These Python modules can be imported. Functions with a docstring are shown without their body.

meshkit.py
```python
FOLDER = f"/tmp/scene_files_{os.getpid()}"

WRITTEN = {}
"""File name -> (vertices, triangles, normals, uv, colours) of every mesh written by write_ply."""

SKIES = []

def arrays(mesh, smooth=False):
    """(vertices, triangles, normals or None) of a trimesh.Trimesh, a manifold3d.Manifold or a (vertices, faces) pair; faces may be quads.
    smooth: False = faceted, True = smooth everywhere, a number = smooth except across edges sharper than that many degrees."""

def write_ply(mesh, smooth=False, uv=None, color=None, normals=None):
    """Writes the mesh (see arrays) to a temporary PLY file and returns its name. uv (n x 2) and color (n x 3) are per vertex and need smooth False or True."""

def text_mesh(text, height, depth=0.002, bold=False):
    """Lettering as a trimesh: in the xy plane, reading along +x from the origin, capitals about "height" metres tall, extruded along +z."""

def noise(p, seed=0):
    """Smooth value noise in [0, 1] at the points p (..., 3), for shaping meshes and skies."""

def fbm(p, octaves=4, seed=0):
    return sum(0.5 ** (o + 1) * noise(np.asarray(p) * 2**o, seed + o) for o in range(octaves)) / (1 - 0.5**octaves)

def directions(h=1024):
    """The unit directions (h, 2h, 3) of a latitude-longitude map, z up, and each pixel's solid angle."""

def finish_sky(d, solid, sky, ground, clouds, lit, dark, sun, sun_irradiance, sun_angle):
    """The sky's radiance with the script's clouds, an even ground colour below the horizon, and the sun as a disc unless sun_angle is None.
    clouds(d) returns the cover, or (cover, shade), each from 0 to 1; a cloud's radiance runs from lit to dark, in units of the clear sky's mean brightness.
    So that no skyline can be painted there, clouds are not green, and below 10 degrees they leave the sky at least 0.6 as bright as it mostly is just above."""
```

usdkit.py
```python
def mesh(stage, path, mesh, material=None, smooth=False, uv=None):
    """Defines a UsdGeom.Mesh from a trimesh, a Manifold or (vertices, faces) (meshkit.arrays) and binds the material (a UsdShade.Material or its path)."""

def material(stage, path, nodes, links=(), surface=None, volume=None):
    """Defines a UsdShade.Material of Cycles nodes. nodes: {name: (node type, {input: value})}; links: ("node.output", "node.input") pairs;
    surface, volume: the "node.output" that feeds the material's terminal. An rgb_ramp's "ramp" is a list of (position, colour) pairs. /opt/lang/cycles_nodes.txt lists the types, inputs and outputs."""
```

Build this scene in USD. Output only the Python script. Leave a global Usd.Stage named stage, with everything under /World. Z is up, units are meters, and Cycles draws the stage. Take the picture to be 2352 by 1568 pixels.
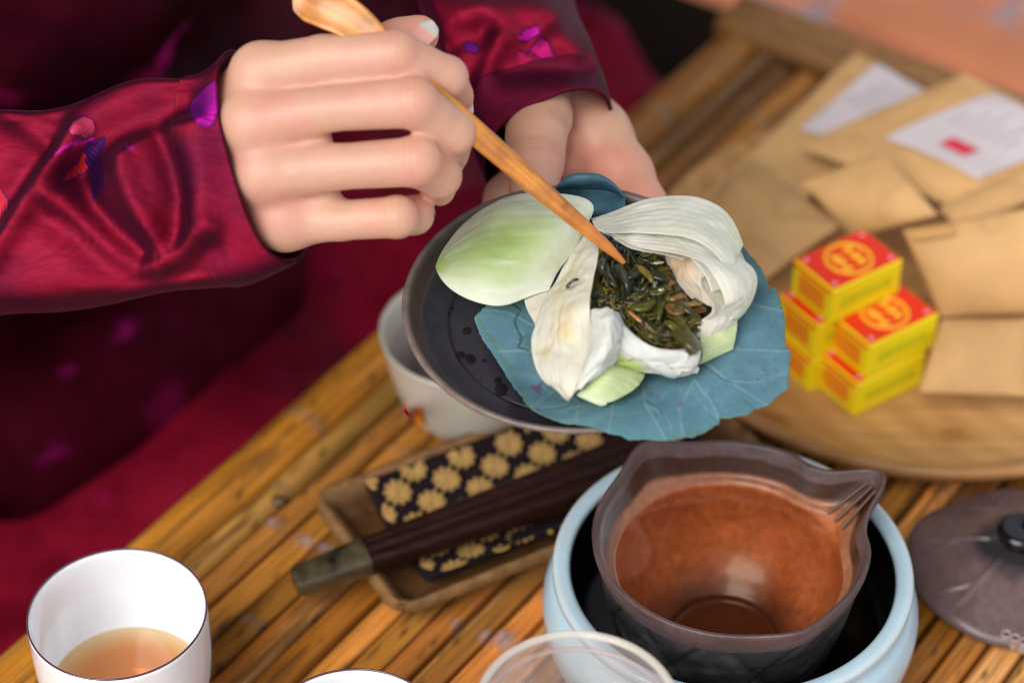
import math, random
import numpy as np
import trimesh
import usdkit, meshkit
from pxr import Usd, UsdGeom, UsdLux, UsdShade, Sdf, Gf, Vt
from scipy.interpolate import make_interp_spline
from scipy.spatial import Delaunay
import shapely
from shapely.geometry import Polygon

rng = np.random.default_rng(7)
random.seed(7)
PI = math.pi
stage = Usd.Stage.CreateInMemory()
UsdGeom.SetStageUpAxis(stage, UsdGeom.Tokens.z)
UsdGeom.SetStageMetersPerUnit(stage, 1.0)
UsdGeom.Xform.Define(stage, '/World')
UsdGeom.Scope.Define(stage, '/World/Looks')

# ------------------------------------------------------------------ camera
W, H = 2352.0, 1568.0                    # the grid in which the photograph was measured
FOCAL, APER = 56.0, 23.5
FPX = FOCAL / APER * W
DEP, DIST = math.radians(40.5), 1.02
cD, sD = math.cos(DEP), math.sin(DEP)
EYE = np.array([0, -DIST * cD, DIST * sD])
FW, UPV, RT = np.array([0, cD, -sD]), np.array([0, sD, cD]), np.array([1.0, 0, 0])
cam = UsdGeom.Camera.Define(stage, '/World/camera')
cam.AddTranslateOp().Set(Gf.Vec3d(*EYE))
cam.AddRotateXOp().Set(90 - math.degrees(DEP))
cam.CreateFocalLengthAttr(FOCAL)
cam.CreateHorizontalApertureAttr(APER)
cam.CreateVerticalApertureAttr(APER * 682 / 1024)
cam.CreateFStopAttr(3.6)
cam.CreateFocusDistanceAttr(0.803)
cam.CreateClippingRangeAttr(Gf.Vec2f(0.02, 50))
cam.CreateExposureAttr(1.2)

# ------------------------------------------------------------------ light: open shade under a pale, veiled sky
SUN_AZ, SUN_EL = math.radians(213), math.radians(44)      # towards the light: compass angle from +y, elevation
sky = UsdLux.DomeLight.Define(stage, '/World/sky')
usdkit.material(stage, '/World/Looks/sky_look', {
    'tc': ('texture_coordinate', {}),
    'nz': ('noise_texture', {'scale': 2.2, 'detail': 5.0, 'roughness': 0.55}),
    'rp': ('rgb_ramp', {'ramp': [(0.30, (0.55, 0.55, 0.55)), (0.70, (0.95, 0.95, 0.95))]}),
    'sk': ('sky_texture', {'sky_type': 'single_scattering', 'sun_disc': False, 'sun_elevation': SUN_EL, 'sun_rotation': SUN_AZ}),
    'mx': ('mix_color', {'b': (7.2, 7.3, 7.8), 'use_clamp': False}),
    'bg': ('background_shader', {'strength': 0.05})},
    [('tc.generated', 'nz.vector'), ('nz.fac', 'rp.fac'), ('rp.color', 'mx.fac'), ('sk.color', 'mx.a'), ('mx.result', 'bg.color')], surface='bg.background')
UsdShade.MaterialBindingAPI.Apply(sky.GetPrim()).Bind(UsdShade.Material.Get(stage, '/World/Looks/sky_look'))
sky.GetPrim().SetCustomDataByKey('kind', 'structure')
sky.GetPrim().SetCustomDataByKey('label', 'pale veiled sky')
sun = UsdLux.DistantLight.Define(stage, '/World/sun')
sun.CreateIntensityAttr(0.4)
sun.CreateAngleAttr(42.0)
sun.CreateColorAttr(Gf.Vec3f(1.0, 0.96, 0.9))
sun.GetPrim().CreateAttribute('inputs:normalize', Sdf.ValueTypeNames.Bool).Set(True)
sd_ = np.array([math.sin(SUN_AZ) * math.cos(SUN_EL), math.cos(SUN_AZ) * math.cos(SUN_EL), math.sin(SUN_EL)])
sun.AddTransformOp().Set(Gf.Matrix4d().SetRotate(Gf.Rotation(Gf.Vec3d(0, 0, 1), Gf.Vec3d(*sd_))))


# ------------------------------------------------------------------ measuring: photograph grid -> places in the world
def ray(u, v):
    u, v = np.asarray(u, float), np.asarray(v, float)
    return FW + ((u - W / 2) / FPX)[..., None] * RT - ((v - H / 2) / FPX)[..., None] * UPV
def at_z(u, v, z=0.0):
    r = ray(u, v)
    return EYE + r * ((z - EYE[2]) / r[..., 2])[..., None]
def at_d(u, v, d):
    return EYE + ray(u, v) * np.asarray(d, float)[..., None]
def proj(p):
    q = np.asarray(p) - EYE
    d = q @ FW
    return np.stack([W / 2 + FPX * (q @ RT) / d, H / 2 - FPX * (q @ UPV) / d, d], -1)
def unit(a):
    a = np.asarray(a, float)
    return a / np.maximum(np.linalg.norm(a, axis=-1, keepdims=True), 1e-12)


# ------------------------------------------------------------------ helpers
used = {}
def numbered(parent, name):
    k = (parent, name)
    used[k] = used.get(k, -1) + 1
    return name if used[k] == 0 else f'{name}_{used[k]:03d}'
def tag(p, label=None, cat=None, group=None, kind=None):
    for k, v in (('label', label), ('category', cat), ('group', group), ('kind', kind)):
        if v: p.SetCustomDataByKey(k, v)
    return p
ORG = {}
def thing(name, label, cat, loc=(0, 0, 0), group=None, kind=None):
    path = '/World/' + numbered('/World', name)
    x = UsdGeom.Xform.Define(stage, path)
    x.AddTranslateOp().Set(Gf.Vec3d(*map(float, loc)))
    ORG[path] = np.asarray(loc, float)
    tag(x.GetPrim(), label, cat, group, kind)
    return path
def look(m):
    return '/World/Looks/' + m
def part(parent, name, mesh, mat, smooth=True, col=None, label=None, kind=None, xf=None):
    """One Mesh under a thing or a part. Vertices are given in the world (or local to xf = (origin, rotz))."""
    path = parent + '/' + numbered(parent, name)
    v, f, n = meshkit.arrays(mesh, smooth)
    root = '/'.join(path.split('/')[:3])
    if xf is None: v = v - ORG.get(root, np.zeros(3))
    m = UsdGeom.Mesh.Define(stage, path)
    if xf is not None:
        m.AddTranslateOp().Set(Gf.Vec3d(*map(float, np.asarray(xf[0]) - ORG.get(root, np.zeros(3)))))
        m.AddRotateZOp().Set(math.degrees(xf[1]))
    m.CreatePointsAttr(Vt.Vec3fArray.FromNumpy(v.astype(np.float32)))
    m.CreateFaceVertexCountsAttr(Vt.IntArray.FromNumpy(np.full(len(f), 3, np.int32)))
    m.CreateFaceVertexIndicesAttr(Vt.IntArray.FromNumpy(f.astype(np.int32).ravel()))
    m.CreateSubdivisionSchemeAttr('none')
    if n is not None:
        m.CreateNormalsAttr(Vt.Vec3fArray.FromNumpy(n.astype(np.float32)))
        m.SetNormalsInterpolation('vertex')
    if col is not None:
        UsdGeom.PrimvarsAPI(m).CreatePrimvar('col', Sdf.ValueTypeNames.Color3fArray, 'vertex').Set(Vt.Vec3fArray.FromNumpy(np.clip(col, 0, 1).astype(np.float32)))
    UsdShade.MaterialBindingAPI.Apply(m.GetPrim()).Bind(UsdShade.Material.Get(stage, look(mat)))
    tag(m.GetPrim(), label, kind=kind)
    return path
def single(name, label, cat, mesh, mat, smooth=True, col=None, group=None, kind=None):
    p = part('/World', name, mesh, mat, smooth, col)
    tag(stage.GetPrimAtPath(p), label, cat, group, kind)
    return p

def pm(name, base=None, rough=0.5, noise=None, nvec=(1, 1, 1), bump=None, mapping=None, rand=0.0, translucent=None, shot=None, **kw):
    """Principled material. base None: the mesh's own colours. noise = (scale, low, high): mottling; bump = (scale, strength, distance)."""
    n, l = {'p': ('principled_bsdf', {'roughness': rough, **kw}), 'tc': ('texture_coordinate', {}), 'mp': ('mapping', {'scale': nvec})}, [('tc.object', 'mp.vector')]
    if base is None:
        n['at'] = ('attribute', {'attribute': 'col'}); src = 'at.color'
    else:
        n['bc'] = ('color', {'value': base}); src = 'bc.color'
    if noise:
        n['nz'] = ('noise_texture', {'scale': noise[0], 'detail': 5.0, 'roughness': 0.6})
        n['rp'] = ('rgb_ramp', {'ramp': [(0.3, (noise[1],) * 3), (0.7, (noise[2],) * 3)]})
        n['mu'] = ('mix', {'mix_type': 'multiply', 'fac': 1.0})
        l += [('mp.vector', 'nz.vector'), ('nz.fac', 'rp.fac'), (src, 'mu.color1'), ('rp.color', 'mu.color2')]; src = 'mu.color'
    if rand:
        n['oi'] = ('object_info', {}); n['mr'] = ('map_range', {'to_min': 1 - rand, 'to_max': 1 + rand})
        n['hs'] = ('hsv', {}); l += [('oi.random', 'mr.value'), ('mr.result', 'hs.value'), (src, 'hs.color')]; src = 'hs.color'
    l.append((src, 'p.base_color'))
    if bump:
        n['bn'] = ('noise_texture', {'scale': bump[0], 'detail': 4.0, 'roughness': 0.6}); n['bp'] = ('bump', {'strength': bump[1], 'distance': bump[2]})
        l += [('mp.vector', 'bn.vector'), ('bn.fac', 'bp.height'), ('bp.normal', 'p.normal')]
    if shot:                                     # shot silk: the dark warp shows as the cloth turns away
        n['lw'] = ('layer_weight', {'blend': 0.5}); n['ls'] = ('map_range', {'range_type': 'smoothstep', 'from_min': shot[0], 'from_max': shot[1]}); n['sm'] = ('mix', {}); n['sd'] = ('mix', {'mix_type': 'multiply', 'fac': 1.0, 'color2': shot[2]})
        l = [x for x in l if x[1] != 'p.base_color'] + [('lw.facing', 'ls.value'), ('ls.result', 'sm.fac'), (src, 'sm.color1'), (src, 'sd.color1'), ('sd.color', 'sm.color2'), ('sm.color', 'p.base_color')]
    out = 'p.BSDF'
    if translucent:
        n['tl'] = ('hsv', {'value': translucent[1]})
        n['tr'] = ('diffuse_bsdf', {}); n['tr'] = ('translucent_bsdf', {}); n['ms'] = ('mix_closure', {'fac': translucent[0]})
        l += [(src, 'tl.color'), ('tl.color', 'tr.color'), ('p.BSDF', 'ms.closure1'), ('tr.BSDF', 'ms.closure2')]; out = 'ms.closure'
    usdkit.material(stage, look(name), n, l, surface=out)
    return name
def thin_mat(name, tint):
    usdkit.material(stage, look(name), {'t': ('transparent_bsdf', {'color': tint}), 'g': ('glossy_bsdf', {'color': (1, 1, 1), 'roughness': 0.02}), 'df': ('diffuse_bsdf', {'color': (0.8, 0.74, 0.74)}), 'm0': ('mix_closure', {'fac': 0.10}), 'l': ('layer_weight', {'blend': 0.5}), 'pw': ('math', {'math_type': 'power', 'value2': 3.5}),
                    'ma': ('math', {'math_type': 'multiply_add', 'value2': 0.8, 'value3': 0.06}), 'm': ('mix_closure', {})},
                    [('l.facing', 'pw.value1'), ('pw.value', 'ma.value1'), ('ma.value', 'm.fac'), ('t.BSDF', 'm0.closure1'), ('df.BSDF', 'm0.closure2'), ('m0.closure', 'm.closure1'), ('g.BSDF', 'm.closure2')], surface='m.closure')
def pane_mat(name, tint, ior=1.33, rough=0.0):
    usdkit.material(stage, look(name), {'t': ('transparent_bsdf', {'color': tint}), 'g': ('glossy_bsdf', {'color': (1, 1, 1), 'roughness': rough}), 'f': ('fresnel', {'IOR': ior}), 'm': ('mix_closure', {})},
                    [('f.fac', 'm.fac'), ('t.BSDF', 'm.closure1'), ('g.BSDF', 'm.closure2')], surface='m.closure')

def gridfaces(m, n, wrap=False, off=0):
    i, j = np.meshgrid(np.arange(m - 1), np.arange(n if wrap else n - 1), indexing='ij')
    a, b = i * n + j, i * n + (j + 1) % n
    q = np.stack([a, b, b + n, a + n], -1).reshape(-1, 4) + off
    return np.vstack([q[:, [0, 1, 2]], q[:, [0, 2, 3]]])
def lathe(prof, n=96, centre=(0, 0, 0), axis=None, fn=None):
    """Revolve (r, z) profile. fn(r, z, phi) -> (r, z) may bend the form. Returns V, F, and (profile index, phi) per vertex."""
    prof = np.asarray(prof, float)
    ph = np.arange(n) / n * 2 * PI
    r, z = np.repeat(prof[:, :1], n, 1), np.repeat(prof[:, 1:2], n, 1)
    P = np.repeat(ph[None], len(prof), 0)
    if fn: r, z = fn(r, z, P)
    V = np.stack([r * np.cos(P), r * np.sin(P), z], -1).reshape(-1, 3)
    if axis is not None:
        a = unit(axis); e1 = unit(np.cross([0, 1, 0], a)); e2 = np.cross(a, e1)
        V = V @ np.stack([e1, e2, a])
    return V + np.asarray(centre), gridfaces(len(prof), n, True)
def dense(prof, step):
    """Round a polyline profile with a spline and sample it evenly."""
    p = np.asarray(prof, float); s = np.r_[0, np.cumsum(np.linalg.norm(np.diff(p, axis=0), axis=1))]
    out = [p[0]]
    for i in range(len(p) - 1):
        k = max(1, int((s[i + 1] - s[i]) / step)); out += [p[i] + (p[i + 1] - p[i]) * t / k for t in range(1, k + 1)]
    return np.array(out)
def soft(prof, n=60):
    p = np.asarray(prof, float); s = np.r_[0, np.cumsum(np.linalg.norm(np.diff(p, axis=0), axis=1))]
    t = np.linspace(0, s[-1], n)
    from scipy.interpolate import PchipInterpolator
    return np.stack([PchipInterpolator(s, p[:, k])(t) for k in range(2)], 1)
def tube(path, rad, n=12, flat=None, cap=True):
    """Round or (flat = list of (width, thickness) with a normal hint) tube along a path."""
    p = np.asarray(path, float); m = len(p); rad = np.broadcast_to(np.asarray(rad, float), (m,))
    t = unit(np.gradient(p, axis=0)); up = np.array([0.13, 0.21, 0.97]); e1 = unit(np.cross(t, up)); e2 = np.cross(t, e1)
    a = np.arange(n) / n * 2 * PI
    k1, k2 = (1, 1) if flat is None else flat
    V = p[:, None] + rad[:, None, None] * (k1 * np.cos(a)[None, :, None] * e1[:, None] + k2 * np.sin(a)[None, :, None] * e2[:, None])
    F = gridfaces(m, n, True)
    V = V.reshape(-1, 3)
    if cap:
        V = np.vstack([V, p[0], p[-1]]); c0, c1 = m * n, m * n + 1; j = np.arange(n); j2 = (j + 1) % n
        F = np.vstack([F, np.stack([np.full(n, c0), j2, j], 1), np.stack([np.full(n, c1), (m - 1) * n + j, (m - 1) * n + j2], 1)])
    return V, F
def resample(ctrl, m, k=3):
    c = np.asarray(ctrl, float); s = np.r_[0, np.cumsum(np.maximum(np.linalg.norm(np.diff(c, axis=0), axis=-1).reshape(len(c) - 1, -1).mean(1), 1e-9))]
    return make_interp_spline(s, c, k=min(k, len(c) - 1))(np.linspace(0, s[-1], m))
def net(rows, m, n):
    """Smooth grid (m, n, 3) through a control net of rows of points."""
    g = np.array([resample(r, n, 2) for r in np.asarray(rows, float)])
    return resample(g, m, 3)
def sheet(P, th):
    """A grid of points (m, n, 3) given thickness th (closed). Vertex order: top grid then bottom grid."""
    m, n, _ = P.shape
    du, dv = np.gradient(P, axis=0), np.gradient(P, axis=1)
    N = unit(np.cross(du, dv))
    th = np.asarray(th, float)
    if th.ndim: th = th[..., None]
    A, B = P + N * th / 2, P - N * th / 2
    F1 = gridfaces(m, n); k = m * n
    b = np.r_[np.arange(n), np.arange(1, m) * n + n - 1, (m - 1) * n + np.arange(n - 2, -1, -1), np.arange(m - 2, 0, -1) * n]
    b2 = np.roll(b, -1)
    S = np.vstack([np.stack([b, b2, b2 + k], 1), np.stack([b, b2 + k, b + k], 1)])
    return np.vstack([A.reshape(-1, 3), B.reshape(-1, 3)]), np.vstack([F1, F1[:, ::-1] + k, S[:, ::-1]])
def rbox(sx, sy, sz, b, centre=(0, 0, 0), rot=0.0):
    pts = []
    for x in (-1, 1):
        for y in (-1, 1):
            for z in (-1, 1):
                for a in range(3):
                    q = np.array([x * (sx / 2), y * (sy / 2), z * (sz / 2)]); ins = np.array([x, y, z]) * b; ins[a] = 0
                    pts.append(q - ins)
    m = trimesh.convex.convex_hull(np.array(pts)); v = np.array(m.vertices)
    c, s = math.cos(rot), math.sin(rot)
    v = np.stack([v[:, 0] * c - v[:, 1] * s, v[:, 0] * s + v[:, 1] * c, v[:, 2]], 1) + np.asarray(centre)
    return v, np.array(m.faces)
def join(ms):
    V, F, o = [], [], 0
    for v, f in ms:
        V.append(v); F.append(np.asarray(f) + o); o += len(v)
    return np.vstack(V), np.vstack(F)
def fbm(p, s, seed=0, o=4):
    return meshkit.fbm(np.asarray(p) * s, o, seed) - 0.5
def polydist(P, line):
    """Distance of points (..., 2) to a polyline."""
    L = np.asarray(line, float); best = np.full(P.shape[:-1], 1e9)
    for a, b in zip(L[:-1], L[1:]):
        ab = b - a; t = np.clip(((P - a) @ ab) / (ab @ ab), 0, 1)
        best = np.minimum(best, np.linalg.norm(P - a - t[..., None] * ab, axis=-1))
    return best
def inside(P, poly):
    return shapely.contains_xy(Polygon(poly), P[..., 0], P[..., 1])
def sdpoly(P, poly):
    """Signed distance: positive inside."""
    d = polydist(P, list(poly) + [poly[0]])
    return np.where(inside(P, poly), d, -d)
def mixc(a, b, t):
    t = np.clip(np.asarray(t, float), 0, 1)[..., None]
    return np.asarray(a) * (1 - t) + np.asarray(b) * t
def sstep(x, a, b):
    t = np.clip((np.asarray(x, float) - a) / (b - a), 0, 1)
    return t * t * (3 - 2 * t)

def nets(sd, lo, hi, h):
    """Surface of a signed distance function as a mesh (naive surface nets)."""
    lo, hi = np.asarray(lo, float), np.asarray(hi, float)
    n = np.ceil((hi - lo) / h).astype(int) + 1
    ax = [lo[i] + h * np.arange(n[i]) for i in range(3)]
    G = np.stack(np.meshgrid(*ax, indexing='ij'), -1)
    S = sd(G.reshape(-1, 3)).reshape(n)
    acc, cnt = np.zeros((*(n - 1), 3)), np.zeros(n - 1)
    quads = []
    for a in range(3):
        b, c = (a + 1) % 3, (a + 2) % 3
        sl0, sl1 = [slice(None)] * 3, [slice(None)] * 3
        sl0[a], sl1[a] = slice(0, -1), slice(1, None)
        s0, s1 = S[tuple(sl0)], S[tuple(sl1)]
        I = np.argwhere((s0 < 0) != (s1 < 0))
        v0, v1 = s0[tuple(I.T)], s1[tuple(I.T)]
        p = lo + h * I; p[:, a] += h * v0 / (v0 - v1)
        cells = []
        for db, dc in ((0, 0), (-1, 0), (-1, -1), (0, -1)):
            C = I.copy(); C[:, b] += db; C[:, c] += dc
            ok = ((C >= 0) & (C < n - 1)).all(1)
            np.add.at(acc, tuple(C[ok].T), p[ok]); np.add.at(cnt, tuple(C[ok].T), 1)
            cells.append(np.where(ok, C[:, 0] * (n[1] - 1) * (n[2] - 1) + C[:, 1] * (n[2] - 1) + C[:, 2], -1))
        q = np.stack(cells, 1); keep = (q >= 0).all(1); q, inside0 = q[keep], (v0 < 0)[keep]
        q[~inside0] = q[~inside0][:, ::-1]
        quads.append(q)
    Q = np.vstack(quads); idx = np.unique(Q); V = (acc.reshape(-1, 3)[idx].T / cnt.reshape(-1)[idx]).T
    Q = np.searchsorted(idx, Q)
    m = trimesh.Trimesh(V, np.vstack([Q[:, [0, 1, 2]], Q[:, [0, 2, 3]]]), process=False)
    trimesh.smoothing.filter_taubin(m, iterations=8)
    if m.volume < 0: m.invert()
    return np.array(m.vertices), np.array(m.faces)
def cone(P, a, b, ra, rb):
    """Signed distance to a round cone (capsule with two radii)."""
    a, b = np.asarray(a), np.asarray(b); ab = b - a
    t = np.clip(((P - a) @ ab) / max(ab @ ab, 1e-12), 0, 1)
    return np.linalg.norm(P - a - t[:, None] * ab, axis=1) - (ra + (rb - ra) * t)
def smin(a, b, k):
    h = np.clip(0.5 + 0.5 * (b - a) / k, 0, 1)
    return b * (1 - h) + a * h - k * h * (1 - h)
def chain(P, pts, rad, k=0.003):
    d = None
    for i in range(len(pts) - 1):
        e = cone(P, pts[i], pts[i + 1], rad[i], rad[i + 1])
        d = e if d is None else smin(d, e, k)
    return d


FZ = -0.45
# ------------------------------------------------------------------ materials
pm('bamboo', rough=0.38, noise=(9, 0.45, 1.35), nvec=(2.2, 70, 70), bump=(14, 0.25, 0.0006), rand=0.25, specular_ior_level=0.3)
pm('bamboo_dark', (0.13, 0.06, 0.022), 0.5, noise=(9, 0.5, 1.2), nvec=(2, 60, 60))
pm('terracotta', (0.82, 0.285, 0.13), 0.7, noise=(9, 0.8, 1.15), rand=0.12)
pm('mortar', (0.42, 0.40, 0.44), 0.85, noise=(30, 0.8, 1.1))
pm('porcelain', None, 0.12, coat_weight=0.4)
pm('celadon', None, 0.2, noise=(60, 0.93, 1.03), coat_weight=0.5)
pm('black_glaze', (0.004, 0.004, 0.006), 0.14)
pm('black_lining', (0.0025, 0.0025, 0.003), 0.2, specular_ior_level=0.18)
pm('pot_clay', None, 0.42, noise=(420, 0.72, 1.2), bump=(700, 0.12, 0.0004))
pm('pot_glaze', None, 0.32, noise=(300, 0.75, 1.2), coat_weight=0.25, coat_roughness=0.12, specular_ior_level=0.35)
pm('lid_clay', None, 0.33, noise=(300, 0.8, 1.15), bump=(500, 0.15, 0.0004))
pm('stoneware', None, 0.5, specular_ior_level=0.25, noise=(160, 0.62, 1.25), bump=(260, 0.2, 0.0005))
pm('cream_glaze', None, 0.2, coat_weight=0.4)
pm('rosewood', (0.016, 0.0045, 0.003), 0.4, noise=(7, 0.25, 1.7), nvec=(6, 120, 120), bump=(20, 0.25, 0.0004), rand=0.2, specular_ior_level=0.25)
pm('horn', (0.034, 0.027, 0.015), 0.25, noise=(95, 0.12, 3.0), coat_weight=0.5)
pm('brocade', (0.009, 0.005, 0.007), 0.85, specular_ior_level=0.15, noise=(500, 0.6, 1.6), bump=(900, 0.5, 0.0006))
pm('gold_thread', (0.50, 0.30, 0.095), 0.5, noise=(600, 0.7, 1.2), bump=(900, 0.4, 0.0006))
pm('tray_wood', None, 0.5, noise=(6, 0.72, 1.15), nvec=(3, 45, 20), bump=(14, 0.15, 0.0006))
pm('kraft', None, 0.75, noise=(45, 0.86, 1.08), bump=(120, 0.25, 0.0006))
pm('label_paper', (0.54, 0.48, 0.50), 0.7, noise=(25, 0.92, 1.03))
pm('kraft_fold', (0.5, 0.27, 0.08), 0.75)
pm('stamp_ink', (0.6, 0.02, 0.05), 0.7)
pm('carton', (0.86, 0.68, 0.004), 0.42)
pm('carton_red', (0.80, 0.028, 0.006), 0.42)
pm('carton_orange', (0.82, 0.25, 0.008), 0.45)
pm('carton_gold', (0.90, 0.50, 0.02), 0.45)
pm('pink_dot', (0.85, 0.35, 0.35), 0.5)
pm('plate_clay', None, 0.36, noise=(150, 0.7, 1.2), bump=(400, 0.12, 0.0003))
pm('wet', (0.006, 0.006, 0.008), 0.25)
pm('leaf', None, 0.5, noise=(120, 0.82, 1.14), bump=(160, 0.25, 0.0005), specular_ior_level=0.35)
pm('petal', None, 0.42, noise=(90, 0.95, 1.03), bump=(70, 0.12, 0.0008), translucent=(0.42, 1.05), specular_ior_level=0.3)
pm('tea_leaf', None, 0.22, noise=(420, 0.5, 1.5), bump=(500, 0.6, 0.0008), coat_weight=0.35)
pm('spoon_wood', None, 0.36, noise=(7, 0.66, 1.22), nvec=(14, 14, 14), bump=(40, 0.1, 0.0003), coat_weight=0.25)
pm('skin', None, 0.46, noise=(70, 0.94, 1.05), bump=(420, 0.10, 0.0004), subsurface_weight=0.22, subsurface_radius=(1.0, 0.35, 0.18), subsurface_scale=0.004, specular_ior_level=0.4)
pm('nail', None, 0.22, coat_weight=0.4)
pm('silk', None, 0.58, noise=(420, 0.78, 1.2), nvec=(0.3, 1.8, 1.0), bump=(900, 0.2, 0.0003), shot=(0.10, 0.80, (0.10, 0.11, 0.30)), sheen_weight=0.05, sheen_roughness=0.4, sheen_tint=(1.0, 0.2, 0.4), specular_ior_level=0.14, specular_tint=(1.0, 0.30, 0.45))
pm('silk_dark', None, 0.5, noise=(60, 0.7, 1.2), specular_ior_level=0.04, specular_tint=(1.0, 0.4, 0.5))
pm('bench_wood', (0.014, 0.008, 0.005), 0.8, noise=(8, 0.6, 1.3), specular_ior_level=0.05)
thin_mat('thin_glass', (0.94, 0.935, 0.93))
usdkit.material(stage, look('rim_glass'), {'t': ('transparent_bsdf', {'color': (0.95, 0.93, 0.90)}), 'd': ('principled_bsdf', {'base_color': (0.80, 0.76, 0.68), 'roughness': 0.08}), 'm': ('mix_closure', {'fac': 0.45})}, [('t.BSDF', 'm.closure1'), ('d.BSDF', 'm.closure2')], surface='m.closure')
usdkit.material(stage, look('bead_glass'), {'t': ('transparent_bsdf', {'color': (0.90, 0.86, 0.86)}), 'd': ('principled_bsdf', {'base_color': (0.74, 0.66, 0.66), 'roughness': 0.1}), 'm': ('mix_closure', {'fac': 0.3})}, [('t.BSDF', 'm.closure1'), ('d.BSDF', 'm.closure2')], surface='m.closure')
pane_mat('clear_tea_pot', (0.97, 0.88, 0.78))
usdkit.material(stage, look('cup_tea'), {'t': ('transparent_bsdf', {}), 'at': ('attribute', {'attribute': 'col'}), 'c': ('mix', {'color1': (0.98, 0.88, 0.66), 'color2': (0.90, 0.44, 0.05)}),
                'g': ('glossy_bsdf', {'color': (1, 1, 1), 'roughness': 0.0}), 'f': ('fresnel', {'IOR': 1.33}), 'm2': ('mix_closure', {})},
                [('at.fac', 'c.fac'), ('c.color', 't.color'), ('f.fac', 'm2.fac'), ('t.BSDF', 'm2.closure1'), ('g.BSDF', 'm2.closure2')], surface='m2.closure')
usdkit.material(stage, look('glass'), {'g': ('glass_bsdf', {'color': (0.97, 0.985, 0.98), 'roughness': 0.0, 'IOR': 1.47})}, [], surface='g.BSDF')

# ------------------------------------------------------------------ unseen cover and back panel added to shade the place from behind and above
ph_ = thing('porch', 'dark cover and back panel added out of view to shade the table', None, (0, 0, FZ), kind='structure')
part(ph_, 'roof', rbox(5.0, 4.5, 0.10, 0.01, (-1.95, 1.75, 1.75)), 'bench_wood', False)
part(ph_, 'rear_wall', rbox(5.0, 0.12, 2.25, 0.01, (-2.1, 3.9, FZ + 1.125)), 'bench_wood', False)

# ------------------------------------------------------------------ floor of terracotta pavers

fl = thing('floor', 'terracotta paver floor with wide grey joints', None, (0, 0, FZ), kind='structure')
part(fl, 'mortar_bed', rbox(5.0, 5.0, 0.05, 0.004, (0, 0.9, FZ - 0.032)), 'mortar', False)
fa = math.atan2(0.798 - 0.941, 0.402 - 0.248)
for i in range(-4, 5):
    for j in range(-6, 8):
        cx, cy = 0.3845 + i * 0.245 + (0.12 if j % 2 else 0), 0.9375 + j * 0.105
        x = 0.33 + (cx - 0.33) * math.cos(fa) - (cy - 0.94) * math.sin(fa); y = 0.94 + (cx - 0.33) * math.sin(fa) + (cy - 0.94) * math.cos(fa)
        if y > 0.35 and abs(x - 0.3) < 1.2:
            part(fl, 'brick', rbox(0.222, 0.080, 0.04, 0.005, (0, 0, 0)), 'terracotta', False, xf=((x, y, FZ - 0.012 + 0.003 * rng.random()), fa))

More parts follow.
